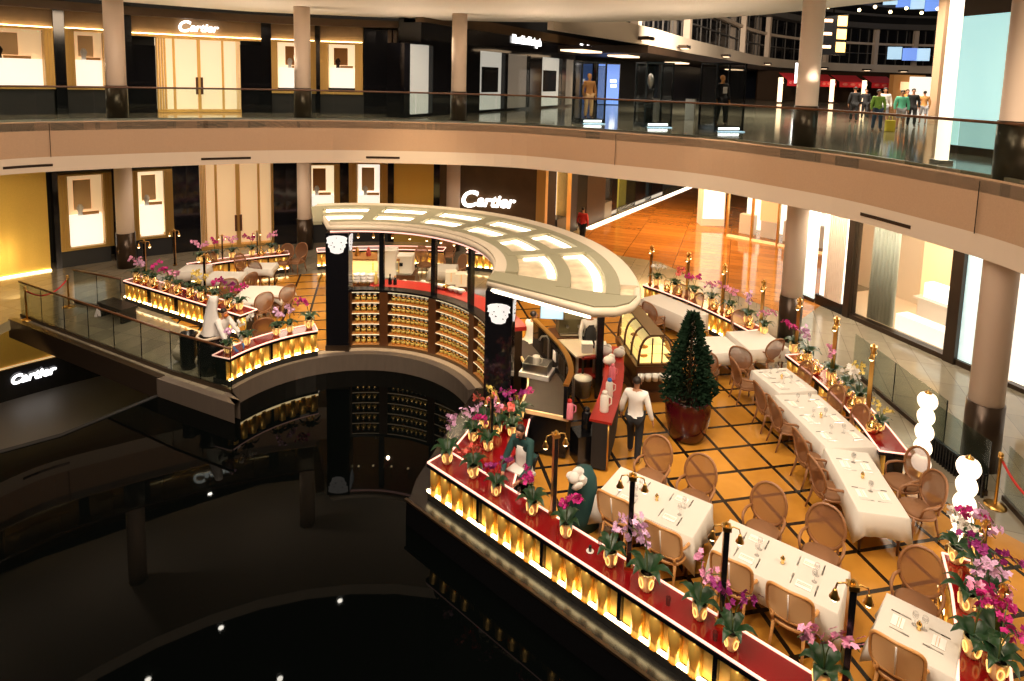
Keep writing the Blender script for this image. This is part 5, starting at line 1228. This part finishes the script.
# ------------------------------------------------------------------ inside the kiosk
D('yellowlit', (.9, .72, .30), .5, emit=1.0, ecol=(1, .78, .30))
c_ = karc(4.2, 5.22, radians(26), radians(-18), .90, .96).build('worktop', 'darkbrown'); tag(c_, 'dark curved sink counter beside the near black pillar', 'counter')
karc(4.26, 5.16, radians(25.5), radians(-17.5), .05, .90).build('cabinet', 'black', c_)
karc(4.17, 4.21, radians(26), radians(-18), .89, .965).build('edge', 'cream', c_); karc(4.2, 5.22, radians(-18), radians(-18.6), .89, .965, 2).build('edge', 'cream', c_)
PLN = smooth_line([(.64, 15.0), (.80, 14.55), (1.03, 13.9), (1.26, 13.1), (1.30, 12.3), (1.14, 11.66)], 5)
PF = lambda a, b, z0, z1: MB().strip(offset(PLN, a), offset(PLN, b), z0, z1)
c_ = PF(0, .07, .97, 1.64).build('splash_panel', 'blackgloss'); tag(c_, 'curved glossy black splash panel standing on the sink counter', 'panel')
PF(-.02, .09, 1.64, 1.68).build('gold_edge', 'brass', c_)
for i0 in (7, 13, 19):
    seg = PLN[i0:i0+4]; MB().strip(offset(seg, -.015), offset(seg, -.002), 1.12, 1.50).build('cabinet_door', 'bronze', c_)
seg = PLN[11:13]; MB().strip(offset(seg, -.025), offset(seg, -.012), 1.22, 1.45).build('notice', 'white', c_)
p = at(537, 374, .96); q = thing('sink', 'steel basin on a white stand with tall arched tap', 'sink', p, -.35)
MB().box((0, 0, .05), (.70, .52, .10)).build('stand', 'white', q)
b = MB(); b.box((0, -.19, .20), (.58, .02, .20)).box((0, .19, .20), (.58, .02, .20)).box((-.28, 0, .20), (.02, .38, .20)).box((.28, 0, .20), (.02, .38, .20)).box((0, 0, .11), (.56, .38, .02)); b.build('basin', 'steel', q)
MB().tube([(.18, .23, .1), (.18, .23, .75), (.14, .2, .84), (.04, .14, .84), (.0, .1, .76)], .02, 8).build('tap', 'steel', q)
p2 = at(536, 366, 1.08); j = thing('white_jug', 'white jug standing in the steel basin', 'jug', p2); MB().lathe([(.07, 0), (.085, .04), (.075, .2), (.085, .24), (.075, .24), (.06, .05), (0, .04)], 14).build('body', 'ceramic', j); MB().tube([(.08, 0, .2), (.14, 0, .17), (.13, 0, .08), (.08, 0, .06)], .012, 6).build('handle', 'ceramic', j)
def flask(px, z, m, capm, label, s=1, r=.075, h=.34):
    p = at(px[0], px[1], z); t = thing('flask', label, 'bottle', p)
    MB().lathe([(r*s, 0), (r*s*1.03, .02), (r*s, h*s*.78), (r*s*.7, h*s*.9), (r*s*.6, h*s*.93)], 14).build('body', m, t)
    MB().lathe([(r*s*.62, h*s*.93), (r*s*.62, h*s*1.04), (r*s*.4, h*s*1.10), (0, h*s*1.11)], 12).build('cap', capm, t)
    MB().tube([(r*s*.95, 0, h*s*.78), (r*s*1.6, 0, h*s*.7), (r*s*1.6, 0, h*s*.4), (r*s*.97, 0, h*s*.3)], .012*s, 6).build('handle', m, t); return t
flask((569, 418), .96, 'pinkpl', 'redcloth', 'pink vacuum flask at the near corner of the sink counter', 1.05)
RBL = smooth_line([(2.06, 11.40), (2.42, 12.5), (2.70, 13.7), (2.86, 14.9)], 5)
rb = MB().strip(RBL, offset(RBL, .44), 1.0, 1.05).build('bar_top', 'redcounter'); tag(rb, 'short curved bright red bar top carrying flasks beside the waiter', 'counter')
MB().strip(offset(RBL, .08), offset(RBL, .38), .05, 1.0).build('bar_front', 'blackmatte', rb)
MB().tube([(2.0, 11.5, 0), (2.0, 11.5, 1.0)], .035, 8).build('gold_leg', 'brass', rb)
flask((604, 411), 1.05, 'whitepl', 'whitepl', 'large white vacuum flask at the near end of the red bar', 1.15)
flask((609, 396), 1.05, 'whitepl', 'bluepl', 'white flask with bright blue lid behind the large white flask', 1.05)
flask((612, 379), 1.05, 'pinkpl', 'pinkpl', 'pink flask in the middle of the red bar', .95)
flask((586, 430), .62, 'black', 'black', 'tall black flask on the dark stand beside the pink flask', 1.3)
p = at(586, 430, .62); tag(MB().box((0, 0, .305), (.5, .42, .61), .3).build('stand', 'black', loc=(p.x, p.y, 0)), 'small dark stand below the tall black flask', 'stand')
for i, px in enumerate(((609, 365), (619, 357), (606, 355))):
    p = at(px[0], px[1], 1.05); tag(MB().ball((0, 0, .11), (.15, .11, .11), 10, 6).ball((.06, .05, .18), (.08, .08, .07), 8, 5).build('folded_napkins', 'whitecloth', loc=p), 'white napkin bundle at the far end of the red bar, %s' % ('nearest the roof post', 'nearest the pastry case', 'rearmost')[i], 'napkins')
# pastry case
FL, FR = at(637, 366, .95), at(673, 365, .95); u = (FR-FL).normalized(); v = Vector((-u.y, u.x, 0)); Wc = (FR-FL).length; Dc = 1.7
t = thing('pastry_case', 'arched glass pastry case glowing yellow on a dark wooden base', 'display case', FL, atan2(u.y, u.x)); t.location.z = 0
arch = [(Wc/2+(Wc/2-.03)*sg*(abs(cos(a))**.7), .97+.72*(sin(a)**.75)) for a in [pi*i/14 for i in range(15)] for sg in [1 if cos(a) >= 0 else -1]]
MB().box((Wc/2, Dc/2, .12), (Wc-.1, Dc-.1, .24)).box((Wc/2, Dc/2, .86), (Wc+.06, Dc+.06, .16)).box((Wc/2, Dc/2, .52), (Wc-.35, Dc-.3, .6)).build('base_cabinet', 'darkwood', t)
for sx in (.05, Wc-.05):
    for sy in (.05, Dc-.05): MB().box((sx, sy, .5), (.08, .08, .6)).build('leg', 'darkwood', t)
for k in range(5): MB().lathe([(.07, .60), (.085, .77), (0, .775)], 10, (.1+k*(Wc-.2)/4, -.04, 0)).build('hanging_cup', 'ceramic', t)
for y in (.0, Dc/3, Dc*2/3, Dc): MB().tube([(x, y, z) for x, z in arch], .028, 6).build('rib', 'darkwood', t)
gl = MB(); n = len(arch)
gl.add([(x, 0, z) for x, z in arch]+[(x, Dc, z) for x, z in arch], [(i, i+1, n+i+1, n+i) for i in range(n-1)], True); gl.build('arched_glass', 'clearglass', t)
MB().add([(x, .01, z) for x, z in arch], [tuple(range(n))], False).build('front_glass', 'clearglass', t)
MB().box((Wc/2, Dc/2, 1.70), (.34, Dc+.1, .05)).build('ridge_board', 'brownpanel', t)
MB().box((Wc/2, 0, .98), (Wc, .06, .05)).box((Wc*.4, 0, 1.3), (.03, .03, .64)).box((Wc*.68, 0, 1.3), (.03, .03, .64)).build('door_frame', 'darkwood', t)
for z in (1.0, 1.22, 1.44): MB().box((Wc/2, Dc/2, z), (Wc-.14-.25*(z > 1.3), Dc-.1, .02)).build('shelf', 'yellowlit', t)
MB().box((Wc/2, Dc-.06, 1.28), (Wc-.2, .03, .6)).build('lit_back', 'yellowlit', t)
FLw = t.matrix_basis
k = 0
for z in (1.03, 1.25):
    for i in range(4):
        c = Vector((FL.x, FL.y, 0))+u*(.25+.42*(i % 2)*Wc)+v*(.3+.36*i); tag(MB().ball((0, 0, .04), (.11, .07, .045), 8, 5).build('pastry', 'tan', loc=(c.x, c.y, z)), 'brown pastry on the %s glowing shelf of the arched case, %s from front' % ('lower' if z < 1.1 else 'upper', ORD[i]), 'pastry', 'pastries on the %s case shelf' % ('lower' if z < 1.1 else 'upper'))
# things at the back of the kiosk
p = at(373, 300, .1); t = thing('cake_counter', 'yellow lit cake counter seen beside the far black pillar', 'display case', (p.x, p.y, 0), .05)
MB().box((0, .3, .35), (1.75, .7, .7)).build('base', 'darkwood', t)
for z in (.82, 1.12, 1.42): MB().box((0, .3, z), (1.7, .66, .03)).build('shelf', 'yellowlit', t)
MB().box((0, .62, 1.1), (1.7, .03, .75)).build('lit_back', 'yellowlit', t); MB().box((0, -.03, 1.1), (1.7, .02, .75)).build('front_glass', 'clearglass', t)
MB().box((-.86, .3, 1.1), (.03, .7, .8)).box((.0, .0, 1.1), (.03, .04, .8)).box((.86, .3, 1.1), (.03, .7, .8)).build('frame', 'brass', t)
MB().box((0, .3, 1.50), (1.78, .72, .06)).build('top', 'tan', t)
for i in range(4): tag(MB().lathe([(.07, 0), (.09, .06), (.05, .22), (.02, .3), (0, .31)], 10).build('gift_tin', 'coral' if i % 2 else 'goldsat', loc=(p.x-.6+.38*i, p.y+.3, 1.53)), '%s conical gift tin on the yellow lit cake counter, %s from left' % ('coral' if i % 2 else 'gold', ORD[i]), 'tin', 'gift tins on the cake counter')
for i, px in enumerate(((357, 289), (364, 289), (371, 289))):
    x, y = polar(CK, 3.98, at_cyl(px[0], 287, CK, 3.98)[0]); q = tag(MB().lathe([(.05, 0), (.11, .05), (.12, .09), (.08, .09), (.115, .14), (.12, .18), (.08, .18), (.11, .23), (.12, .27), (0, .25)], 12).build('cup_stack', 'ceramic', loc=(x, y, 1.70)), 'stack of white bowls on the red bar top, %s from the far pillar' % ORD[i], 'bowls', 'white bowl stacks')
for i, (x0, m, cm, h) in enumerate(((376, 'yellow', 'ceramic', .34), (380.5, 'whitepl', 'black', .30), (390, 'black', 'black', .26), (395, 'black', 'brass', .22))):
    x, y = polar(CK, 3.9, at_cyl(x0, 285, CK, 3.9)[0]); q = thing('bottle', '%s bottle on the red bar top, %s from left' % (('tall yellow', 'white', 'squat black', 'small black')[i], ORD[i]), 'bottle', (x, y, 1.70)); MB().lathe([(.05, 0), (.055, .03), (.05, h*.6), (.02, h*.8), (.02, h)], 10).build('glass_body', m, q); MB().lathe([(.024, h), (.024, h+.04), (0, h+.045)], 8).build('cap', cm, q)
for i, (x0, y0, w, h, zb) in enumerate(((388, 276, .62, .95, .9), (405.5, 272, .55, .62, 1.0))):
    p = at(x0, y0, zb); t = thing('tea_urn', 'white tea machine in the kiosk, %s' % ('the taller one beside the left roof post', 'the shorter one behind the steel worktable')[i], 'machine', (p.x, p.y, zb), 0)
    MB().box((0, 0, h/2), (w, .5, h)).build('housing', 'white', t, bevel=.03); MB().box((-w*.2, -.27, h*.55), (.12, .06, .10)).build('tap', 'black', t); MB().box((0, -.2, .02), (w*.9, .3, .03)).build('drip_tray', 'steel', t)
    tag(MB().box((0, 0, -zb/2), (w+.2, .7, zb-.01)).build('back_counter', 'darkwood', loc=(p.x, p.y, zb-.005)), 'dark wooden back counter under the %s white tea machine' % ('taller', 'shorter')[i], 'counter')
c = [at(x, y, .92) for x, y in ((389, 281), (425, 283), (425, 287), (389, 285))]; ce = sum(c, Vector())/4
t = thing('steel_worktable', 'steel worktable behind the red bar top, between two roof posts', 'table', (ce.x, ce.y, 0), -.05)
MB().box((0, 0, .90), (1.75, .7, .05)).build('table_top', 'steel', t); MB().box((0, 0, .3), (1.6, .6, .03)).build('under_shelf', 'steel', t)
for sx in (-.84, 0, .84):
    for sy in (-.3, .3): MB().tube([(sx, sy, 0), (sx, sy, .88)], .025, 8).build('leg', 'steel', t)
for i, (dx, dy) in enumerate(((-.1, .1), (.25, .0), (.5, .12), (.65, -.1))): tag(MB().lathe([(.05, 0), (.085, .08), (.075, .08), (.04, .012), (0, .01)], 12).build('tea_cup', 'ceramic', loc=(ce.x+dx, ce.y+dy, .925)), 'white tea cup on the steel worktable, %s from left' % ORD[i], 'cup', 'white cups on the steel worktable')
for i, px in enumerate(((451, 283), (461, 285))):
    p = at(*px, 1.0); t = thing('carton', 'white carton on the stand seen between two roof posts, %s' % ('left one', 'right one')[i], 'box', (p.x, p.y, 1.0), .1); MB().box((0, 0, .2), (.36, .34, .4)).build('carton_body', 'whitepl', t); MB().box((0, -.172, .24), (.03, .01, .3)).build('tape', 'cream', t)
    tag(MB().box((0, 0, -.5), (.44, .42, .98)).build('stand', 'darkwood', loc=(p.x, p.y, .99)), 'dark stand under the %s white carton' % ('left', 'right')[i], 'stand')
for i, x0 in enumerate((437, 441, 446, 451, 456, 461)):
    x, y = polar(CK, 4.05, at_cyl(x0, 292, CK, 4.05)[0]); tag(MB().lathe([(.04, 0), (.09, .07), (.10, .12), (.08, .12), (.05, .02), (0, .015)], 12).ball((.1, 0, .07), (.03, .012, .035), 6, 4).build('teapot_cup', 'ceramic' if i != 2 else 'gold', loc=(x, y, 1.70)), '%s cup on the right half of the red bar top, %s from left' % ('gold' if i == 2 else 'white', ORD[i]), 'cup', 'cups on the red bar top')
d = ray(552, 312); pt = EYE+d*(15.6/d.y); t = thing('order_screen', 'pale blue lit order screen hanging under the kiosk roof', 'screen', pt, -.05)
MB().box((0, .03, 0), (.62, .05, .40)).build('housing', 'steel', t); MB().box((0, 0, 0), (.58, .01, .36)).build('screen_face', 'screenblue', t); MB().tube([(0, .03, .2), (0, .03, 3.34-pt.z)], .02, 6).build('hanger', 'steel', t)
p = at(571, 330, 1.0); t = thing('coffee_machine', 'dark olive coffee machine below the blue order screen', 'machine', (p.x, p.y, .95), .1)
MB().box((0, 0, .22), (.75, .5, .44)).build('housing', 'olive', t, bevel=.03); MB().box((0, -.2, .05), (.7, .25, .05)).build('drip_tray', 'steel', t); MB().box((-.15, -.27, .26), (.06, .1, .06)).build('spout', 'steel', t); MB().box((.15, -.27, .26), (.06, .1, .06)).build('spout', 'steel', t)
tag(MB().box((0, 0, .47), (1.1, .7, .93), .1).build('back_counter', 'darkwood', loc=(p.x, p.y, 0)), 'dark wooden counter under the olive coffee machine', 'counter')
q_ = polar(CK, 5.8, radians(20.5)); L = 1.45
t = thing('prep_table', 'long cream prep table behind the curved black panel', 'table', (q_[0], q_[1], 0), radians(20.5)+pi/2)
MB().box((0, 0, .88), (L, .62, .05)).build('table_top', 'rimcream', t)
for sx in (-1, 1):
    for sy in (-1, 1): MB().box((sx*(L/2-.08), sy*.24, .43), (.06, .06, .86)).build('leg', 'steel', t)
p = at(594, 352, .9); t = thing('red_trolley', 'red service trolley with white boxes behind the roof post', 'trolley', (p.x, p.y, 0), .2)
MB().box((0, 0, .86), (.75, .5, .05)).build('tray', 'redcounter', t); MB().box((0, 0, .35), (.75, .5, .05)).build('tray', 'redcounter', t)
for sx in (-1, 1):
    for sy in (-1, 1): MB().box((sx*.35, sy*.22, .45), (.04, .04, .9)).build('upright', 'bronze', t)
for i in range(2): tag(MB().box((0, 0, .12), (.26, .22, .24)).box((0, 0, .245), (.28, .24, .02)).build('white_box', 'white', loc=(p.x-.18+.34*i, p.y, .885)), 'small white box on the red trolley, %s one' % ('left', 'right')[i], 'box')
p = at(583, 384, .3); t = thing('white_bin', 'white plastic bin on the floor beside the roof post foot', 'bin', (p.x, p.y, 0)); MB().lathe([(.17, 0), (.21, .42), (.22, .44), (.19, .44), (.15, .03), (0, .03)], 14).build('bin_body', 'whitepl', t); MB().lathe([(.225, .44), (.225, .47), (0, .5)], 14).build('lid', 'whitepl', t)

# ------------------------------------------------------------------ people of the tea house
w0 = at(633, 462, 0); person('waiter seen from behind in white shirt and black trousers', (w0.x+.03, w0.y+.12, 0), pi-.35, 'whitecloth', 'blackcloth', h=1.73, walk=.17, la=((.265, .03, 1.13), (.29, -.08, .89)), ra=((-.265, .05, 1.12), (-.33, .0, .87)))
p = at(529, 376, 0); person('staff member in white coat and blue gloves working at the sink', p, 2.2, 'whitecloth', 'whitecloth', h=1.7, gloves='glovebl', lean=.15, la=((.24, -.12, 1.1), (.15, -.34, 1.0)), ra=((-.24, -.12, 1.1), (-.15, -.34, 1.0)), walk=.05)
p = at(588, 372, 0); person('staff member in white shirt standing behind the red trolley', p, .2, 'whitecloth', 'blackcloth', h=1.7, walk=.04, apron='blackcloth')
p = at(222, 371, 0); person('staff member in white bending beside the bin, blue gloves and orange mask', p, 1.15, 'whitecloth', 'blackcloth', h=1.66, gloves='glovebl', mask='orangeshirt', lean=.2, la=((.20, -.42, 1.05), (.12, -.62, .86)), ra=((-.22, -.40, 1.02), (-.18, -.62, .84)), walk=.06)
p = at(519, 512, 0); person('staff member in dark teal jacket and white collar bending over the pool counter', (p.x+.12, p.y+.2, 0), -.55, 'teal', 'blackcloth', h=1.62, lean=.42, la=((.26, -.38, 1.02), (.20, -.62, .92)), ra=((-.26, -.36, 1.02), (-.16, -.60, .90)), walk=.05, apron='whitecloth', long_hair=True)
p = at(520, 471, ZC+.02); t = thing('folded_napkins', 'large folded white cloth held by the staff member in teal', 'napkins', (p.x, p.y, p.z), -.5); MB().add([(-.24, -.08, 0), (.2, -.13, .02), (.28, .06, .03), (.0, .13, .08), (-.12, .08, .10)], [(0, 1, 2, 3, 4)]).build('cloth', 'whitecloth', t).modifiers.new('s', 'SOLIDIFY').thickness = .06
# draped stand by the pool counter
p = at(582, 528, 0); t = thing('draped_stand', 'narrow stand draped in dark teal cloth with a white napkin bow, behind the orchids', 'stand', (p.x, p.y+.1, 0), .4)
MB().lathe([(.33, .0), (.30, .25), (.27, .55), (.24, .85), (.16, 1.02), (0, 1.05)], 16, sx=1.0, sy=.8).build('teal_cloth', 'teal', t)
for k in range(8): MB().ball((-.22+.10*cos(k*1.1), -.16+.10*sin(k*1.3), .92+.05*(k % 4)), (.11, .05, .09), 8, 5, Matrix.Rotation(k*.9, 3, 'X')).build('napkin_fold', 'whitecloth', t)

# ------------------------------------------------------------------ fir tree, lanterns, rope posts, glass rails, bins
p = at(688, 441, 0); t = thing('potted_fir', 'conical dark green fir tree in a large glossy burgundy pot', 'plant', (p.x, p.y+.15, 0))
MB().lathe([(.27, 0), (.36, .06), (.46, .42), (.48, .74), (.45, .86), (.47, .90), (.47, .93), (.41, .93), (.40, .82), (0, .82)], 28).build('pot', 'burgundy', t)
MB().tube([(0, 0, .8), (0, 0, 2.6)], [.05, .01], 8).build('trunk', 'darkwood', t)
rnd = random.Random(3); mb = MB()
for k in range(5200):
    f = rnd.random()**1.25; z = .92+1.85*f; q = rnd.uniform(0, 6.283); R_ = (.46*(1-f**1.5)+.05)*rnd.uniform(.35, 1.02)*(1+.16*sin(4*q+f*17))
    c = Vector((cos(q)*R_, sin(q)*R_, z)); dd_ = Vector((cos(q), sin(q), rnd.uniform(-.3, .9))).normalized(); s_ = dd_.orthogonal().normalized(); L = rnd.uniform(.06, .13)
    mb.add([c-s_*.014, c+dd_*L*.5+s_*.022, c+dd_*L, c+dd_*L*.5-s_*.022], [(0, 1, 2, 3)], False)
mb.build('needles', 'fir', t)
for i, (px, hh) in enumerate((((920, 474), 1.32), ((959, 553), 1.30))):
    p = at(*px, 0); t = thing('lantern_stack', 'glowing stack of round white paper lanterns, %s' % ('beside the end of the curved counter', 'nearest the rope post')[i], 'lamp', (p.x, p.y, 0))
    MB().lathe([(.20, 0), (.20, .03), (.06, .05), (.06, .10), (0, .1)], 16).build('base', 'brass', t)
    z = .08
    for k in range(5):
        r_ = (.17, .16, .165, .155, .175)[k]; h_ = hh*1.22/5
        MB().lathe([(.07, 0)]+[(r_*sin(pi*(.13+.74*j/8))**.6, h_*j/8) for j in range(1, 8)]+[(.07, h_)], 18, (0, 0, z)).build('paper_globe', 'lantern', t); z += h_
    MB().lathe([(.07, 0), (.05, .03), (.012, .05), (0, .08)], 10, (0, 0, z)).build('finial', 'brass', t)
def stanchion(px, label):
    p = at(*px, 0); t = thing('rope_post', label, 'post', p)
    MB().lathe([(.18, 0), (.18, .02), (.10, .035), (.03, .05)], 20).build('base', 'brass', t); MB().lathe([(.026, .04), (.026, .94), (.045, .95), (.045, .97), (.026, .98)], 12).build('pole', 'brass', t); MB().ball((0, 0, 1.01), .045, 12, 8).build('finial', 'brass', t); return p
def rope(a, b, m, label, sag=.28):
    t = thing('barrier_rope', label, 'rope', ((a.x+b.x)/2, (a.y+b.y)/2, 0)); pts = []
    for i in range(17):
        f = i/16; q = a.lerp(b, f); pts.append((q.x-t.location.x, q.y-t.location.y, .90-sag*4*f*(1-f)))
    MB().tube(pts, .022, 8).build('rope', m, t)
    for k in (0, 16): MB().ball(pts[k], .032, 8, 6).build('end_cap', 'brass', t)
s0 = stanchion((995, 506), 'brass rope post right of the lanterns by the glass rail'); s_b = stanchion((1060, 560), 'brass rope post at the right frame edge')
rope(Vector((s0.x+.03, s0.y, 0)), Vector((s_b.x, s_b.y, 0)), 'redcloth', 'dark red barrier rope sagging out of the frame at right', .30)
s1_ = stanchion((27, 320), 'brass rope post at the left end of the glass bridge'); s2 = stanchion((69, 307), 'brass rope post beside the far bridge railing')
rope(s1_.lerp(s2, .02), s1_.lerp(s2, .98), 'canopyred', 'brown red barrier rope between the two posts of the bridge', .3)
def glass_rail(P, label, h=1.08, rail='bronze', top=True, pane=1.4, shoe=True):
    t = thing('glass_railing', label, 'railing', (0, 0, 0))
    for i in range(len(P)-1):
        a, b = Vector(P[i][:2]), Vector(P[i+1][:2]); d = b-a; n_ = max(1, round(d.length/pane)); ax = atan2(d.y, d.x)
        for k in range(n_):
            c0 = a+d*((k+.006)/n_); c1 = a+d*((k+.994)/n_); c = (c0+c1)/2; MB().box((c.x, c.y, h/2+.03), ((c1-c0).length, .016, h-.06), ax).build('glass_pane', 'glass', t)
            MB().box((c1.x, c1.y, h/2+.03), (.012, .02, h-.06), ax).build('pane_edge', 'blackgloss', t)
        if shoe: MB().box(((a.x+b.x)/2, (a.y+b.y)/2, .05), (d.length, .06, .10), ax).build('shoe_rail', 'bronze', t)
        if top: MB().tube([(a.x, a.y, h+.02), (b.x, b.y, h+.02)], .03, 8).build('handrail', rail, t)
    return t
ba, bb = Vector((bA.x+.10, bA.y+.12)), Vector((bB.x+.10, bB.y+.12))
glass_rail([ba, bb, (bC.x-.35, bC.y+.35)], 'near glass railing of the bridge with brown handrail over the black pool', rail='darkwood', pane=1.3)
f0, f1 = at(75, 303, 0), at(122, 313, 0)
glass_rail([(f0.x, f0.y), (f1.x, f1.y)], 'far glass railing of the bridge ending at the flower counter', rail='darkwood', pane=1.2)
MB_ = thing('notice_sticker', 'white paper notice fixed to the near bridge glass', 'notice', (0, 0, 0)); p = at(103, 312, .95); MB_.location = (p.x, p.y, .80); MB_.rotation_euler = (0, 0, atan2(bb.y-ba.y, bb.x-ba.x))
tt = (Vector((p.x, p.y))-ba).dot((bb-ba).normalized()); nn = ba+(bb-ba).normalized()*tt; MB_.location = (nn.x-.02, nn.y-.03, .95)
MB().add([(-.16, 0, -.12), (-.02, 0, -.10), (.0, 0, .02), (.05, 0, -.06), (.17, 0, -.04), (.14, 0, .10), (-.02, 0, .14)], [(0, 1, 2, 6), (2, 3, 4, 5, 6)]).build('paper', 'white', MB_).modifiers.new('s', 'SOLIDIFY').thickness = .004
p = at(118, 318, 0); t = thing('bench', 'low black bench standing on the glass bridge', 'bench', (p.x, p.y, 0), -.5); MB().box((0, 0, .42), (1.3, .5, .08)).build('seat', 'black', t); MB().box((-.55, 0, .19), (.08, .44, .38)).build('leg', 'black', t); MB().box((.55, 0, .19), (.08, .44, .38)).build('leg', 'black', t)
# right glass rails on the mall side
r1 = [at(852, 372, 0), at(943, 449, 0)]; glass_rail([(q.x, q.y) for q in r1], 'clear glass railing behind the curved counter at right', top=False, pane=2.0)
r2 = [at(926, 449, 0), at(986, 496, 0)]; glass_rail([(q.x, q.y) for q in r2], 'clear glass railing between lanterns and nearest column', top=False, pane=1.2)
r3 = [at(1003, 500, 0), at(1050, 552, 0)]; glass_rail([(q.x, q.y) for q in r3], 'clear glass railing panel right of the rope post', top=False, pane=1.2)
a, b = Vector(r2[0][:2]), Vector(r2[1][:2]); q = thing('slat_screen', 'low dark slatted screen behind the lanterns', 'screen', (0, 0, 0)); d = b-a
for k in range(22): c = a+d*(k/21)+Vector((-.12, -.05)); MB().box((c.x, c.y, .22), (.03, .05, .44), atan2(d.y, d.x)).build('slat', 'black', q)
c = (a+b)/2+Vector((-.12, -.05)); MB().box((c.x, c.y, .45), (d.length+.05, .07, .03), atan2(d.y, d.x)).build('top_rail', 'black', q)
# bins and bags by the bridge
for i, (px, hh, rr) in enumerate((((206, 377), .98, .30), ((184, 372), .92, .20))):
    p = at(*px, 0); t = thing('waste_bin', ('round black waste bin with pale bag rim beside the small curved counter', 'narrow black waste bin left of the round one')[i], 'bin', (p.x, p.y+.25, 0))
    MB().lathe([(rr*.86, 0), (rr, .1), (rr, hh-.05), (rr*.96, hh), (rr*.82, hh), (rr*.8, .1), (0, .08)], 22).build('bin_body', 'black', t)
    MB().tube([(cos(w)*rr*.97, sin(w)*rr*.97, hh+.012*sin(5*w)) for w in [2*pi*j/24 for j in range(24)]], .035 if i == 0 else .012, 7, closed=True).build('bag_rim', 'card' if i == 0 else 'black', t)
p = at(207, 340, .6); t = thing('plastic_sheet', 'tall crumpled white plastic sheet held upright above the round bin', 'sheet', (p.x, p.y, .0)); vs = []; fs = []; rnd = random.Random(5)
for i in range(9):
    for j in range(10):
        q = 2*pi*j/10; rr = (.24-.018*i)*(1+.18*sin(3*q+i*.8)+rnd.uniform(-.05, .05)); vs.append((rr*cos(q)+.015*i, rr*sin(q)*.6, 1.0+.125*i))
for i in range(8):
    for j in range(10): fs.append((i*10+j, i*10+(j+1) % 10, (i+1)*10+(j+1) % 10, (i+1)*10+j))
fs.append(tuple(range(80, 90))); MB().add(vs, fs, True).build('sheet', 'whitecloth', t); t.location = (at(206, 377, 0).x, at(206, 377, 0).y+.25, 0)
for i, (px, rr) in enumerate((((168, 366), .24), ((178, 372), .20))):
    p = at(*px, 0); t = thing('plastic_bag', 'crumpled pale plastic bag behind the bridge glass, %s' % ('the larger left one', 'the smaller right one')[i], 'bag', (p.x+.2, p.y+.3, 0)); mb = MB().ball((0, 0, rr*.9), (rr, rr*.8, rr*.9), 12, 8)
    rnd = random.Random(i); mb.v = [(x*(1+rnd.uniform(-.14, .14)), y*(1+rnd.uniform(-.14, .14)), max(0, z*(1+rnd.uniform(-.1, .1)))) for x, y, z in mb.v]; mb.build('bag_body', 'card', t); MB().lathe([(.05, rr*1.75), (.03, rr*1.95), (.09, rr*2.3), (0, rr*2.25)], 8).build('knot', 'card', t)

# ------------------------------------------------------------------ place settings
fk = thing('fork', 'x', 'fork'); MB().box((0, 0, .003), (.012, .13, .004)).box((0, .085, .003), (.026, .035, .004)).build('handle', 'steel', fk)
for k in (-1, 0, 1): MB().box((k*.009, .125, .003), (.004, .05, .004)).build('tine', 'steel', fk)
kn = thing('knife', 'x', 'knife'); MB().box((0, -.05, .003), (.014, .10, .006)).build('handle', 'bronze', kn); MB().box((0, .06, .003), (.018, .13, .003)).build('blade', 'steel', kn)
gl = thing('wine_glass', 'x', 'glass'); MB().lathe([(.035, 0), (.005, .008), (.005, .08), (.03, .10), (.038, .14), (.032, .18), (.030, .18), (.035, .14), (.0, .095)], 12).build('bowl_and_stem', 'fineglass', gl)
mn = thing('menu_card', 'x', 'menu'); MB().box((0, 0, .004), (.20, .14, .006)).build('card', 'white', mn); MB().box((0, .0, .0075), (.18, .006, .001)).box((0, .03, .0075), (.18, .006, .001)).build('gold_line', 'goldsat', mn)
sp = thing('sugar_pot', 'x', 'pot'); MB().lathe([(.02, 0), (.03, .01), (.012, .03), (.035, .06), (.03, .09), (.01, .10), (.012, .12), (0, .125)], 12).build('body', 'gold', sp)
PR = {k: Proto(o) for k, o in dict(fork=fk, knife=kn, wine_glass=gl, menu_card=mn, sugar_pot=sp).items()}
tn_ = dict(T1='the table nearest the waiter', T2='the middle counter table', T3='the corner table', L3='the near long table', L2='the middle long table', L1='the far long table')
for key, nset in (('T1', 2), ('T2', 2), ('T3', 1), ('L3', 2), ('L2', 3), ('L1', 2)):
    cx, cy, a, L, Wd = TB[key]; U = Vector((cos(a), sin(a), 0)); V = Vector((-sin(a), cos(a), 0)); O = Vector((cx, cy, .749))
    long_u = L >= Wd
    for side in (-1, 1):
        for k in range(nset):
            f = ((k+.5)/nset-.5)*(L if long_u else Wd)*.92
            c = O+(U*f+V*side*(Wd/2-.20) if long_u else V*f+U*side*(L/2-.20)); T_ = U if long_u else V; N_ = (V if long_u else U)*side
            rz = atan2(-(-N_).x, (-N_).y); sd = ('near' if side < 0 else 'far') if long_u else ('left' if side < 0 else 'right')
            w = '%s side of %s, %s place' % (sd, tn_[key], ORD[k])
            PR['fork'].place(c-T_*.16, rz, 'steel fork on the '+w, 'forks on the tables'); PR['knife'].place(c+T_*.16, rz, 'dark handled knife on the '+w, 'knives on the tables')
            PR['wine_glass'].place(c-N_*.17+T_*.1, 0, 'clear wine glass on the '+w, 'glasses on the tables'); PR['menu_card'].place(c, rz, 'white menu card on the '+w, 'menu cards on the tables')
    PR['sugar_pot'].place(O+(U if long_u else V)*.05, 0, 'small gold sugar pot in the middle of '+tn_[key], 'sugar pots on the tables')
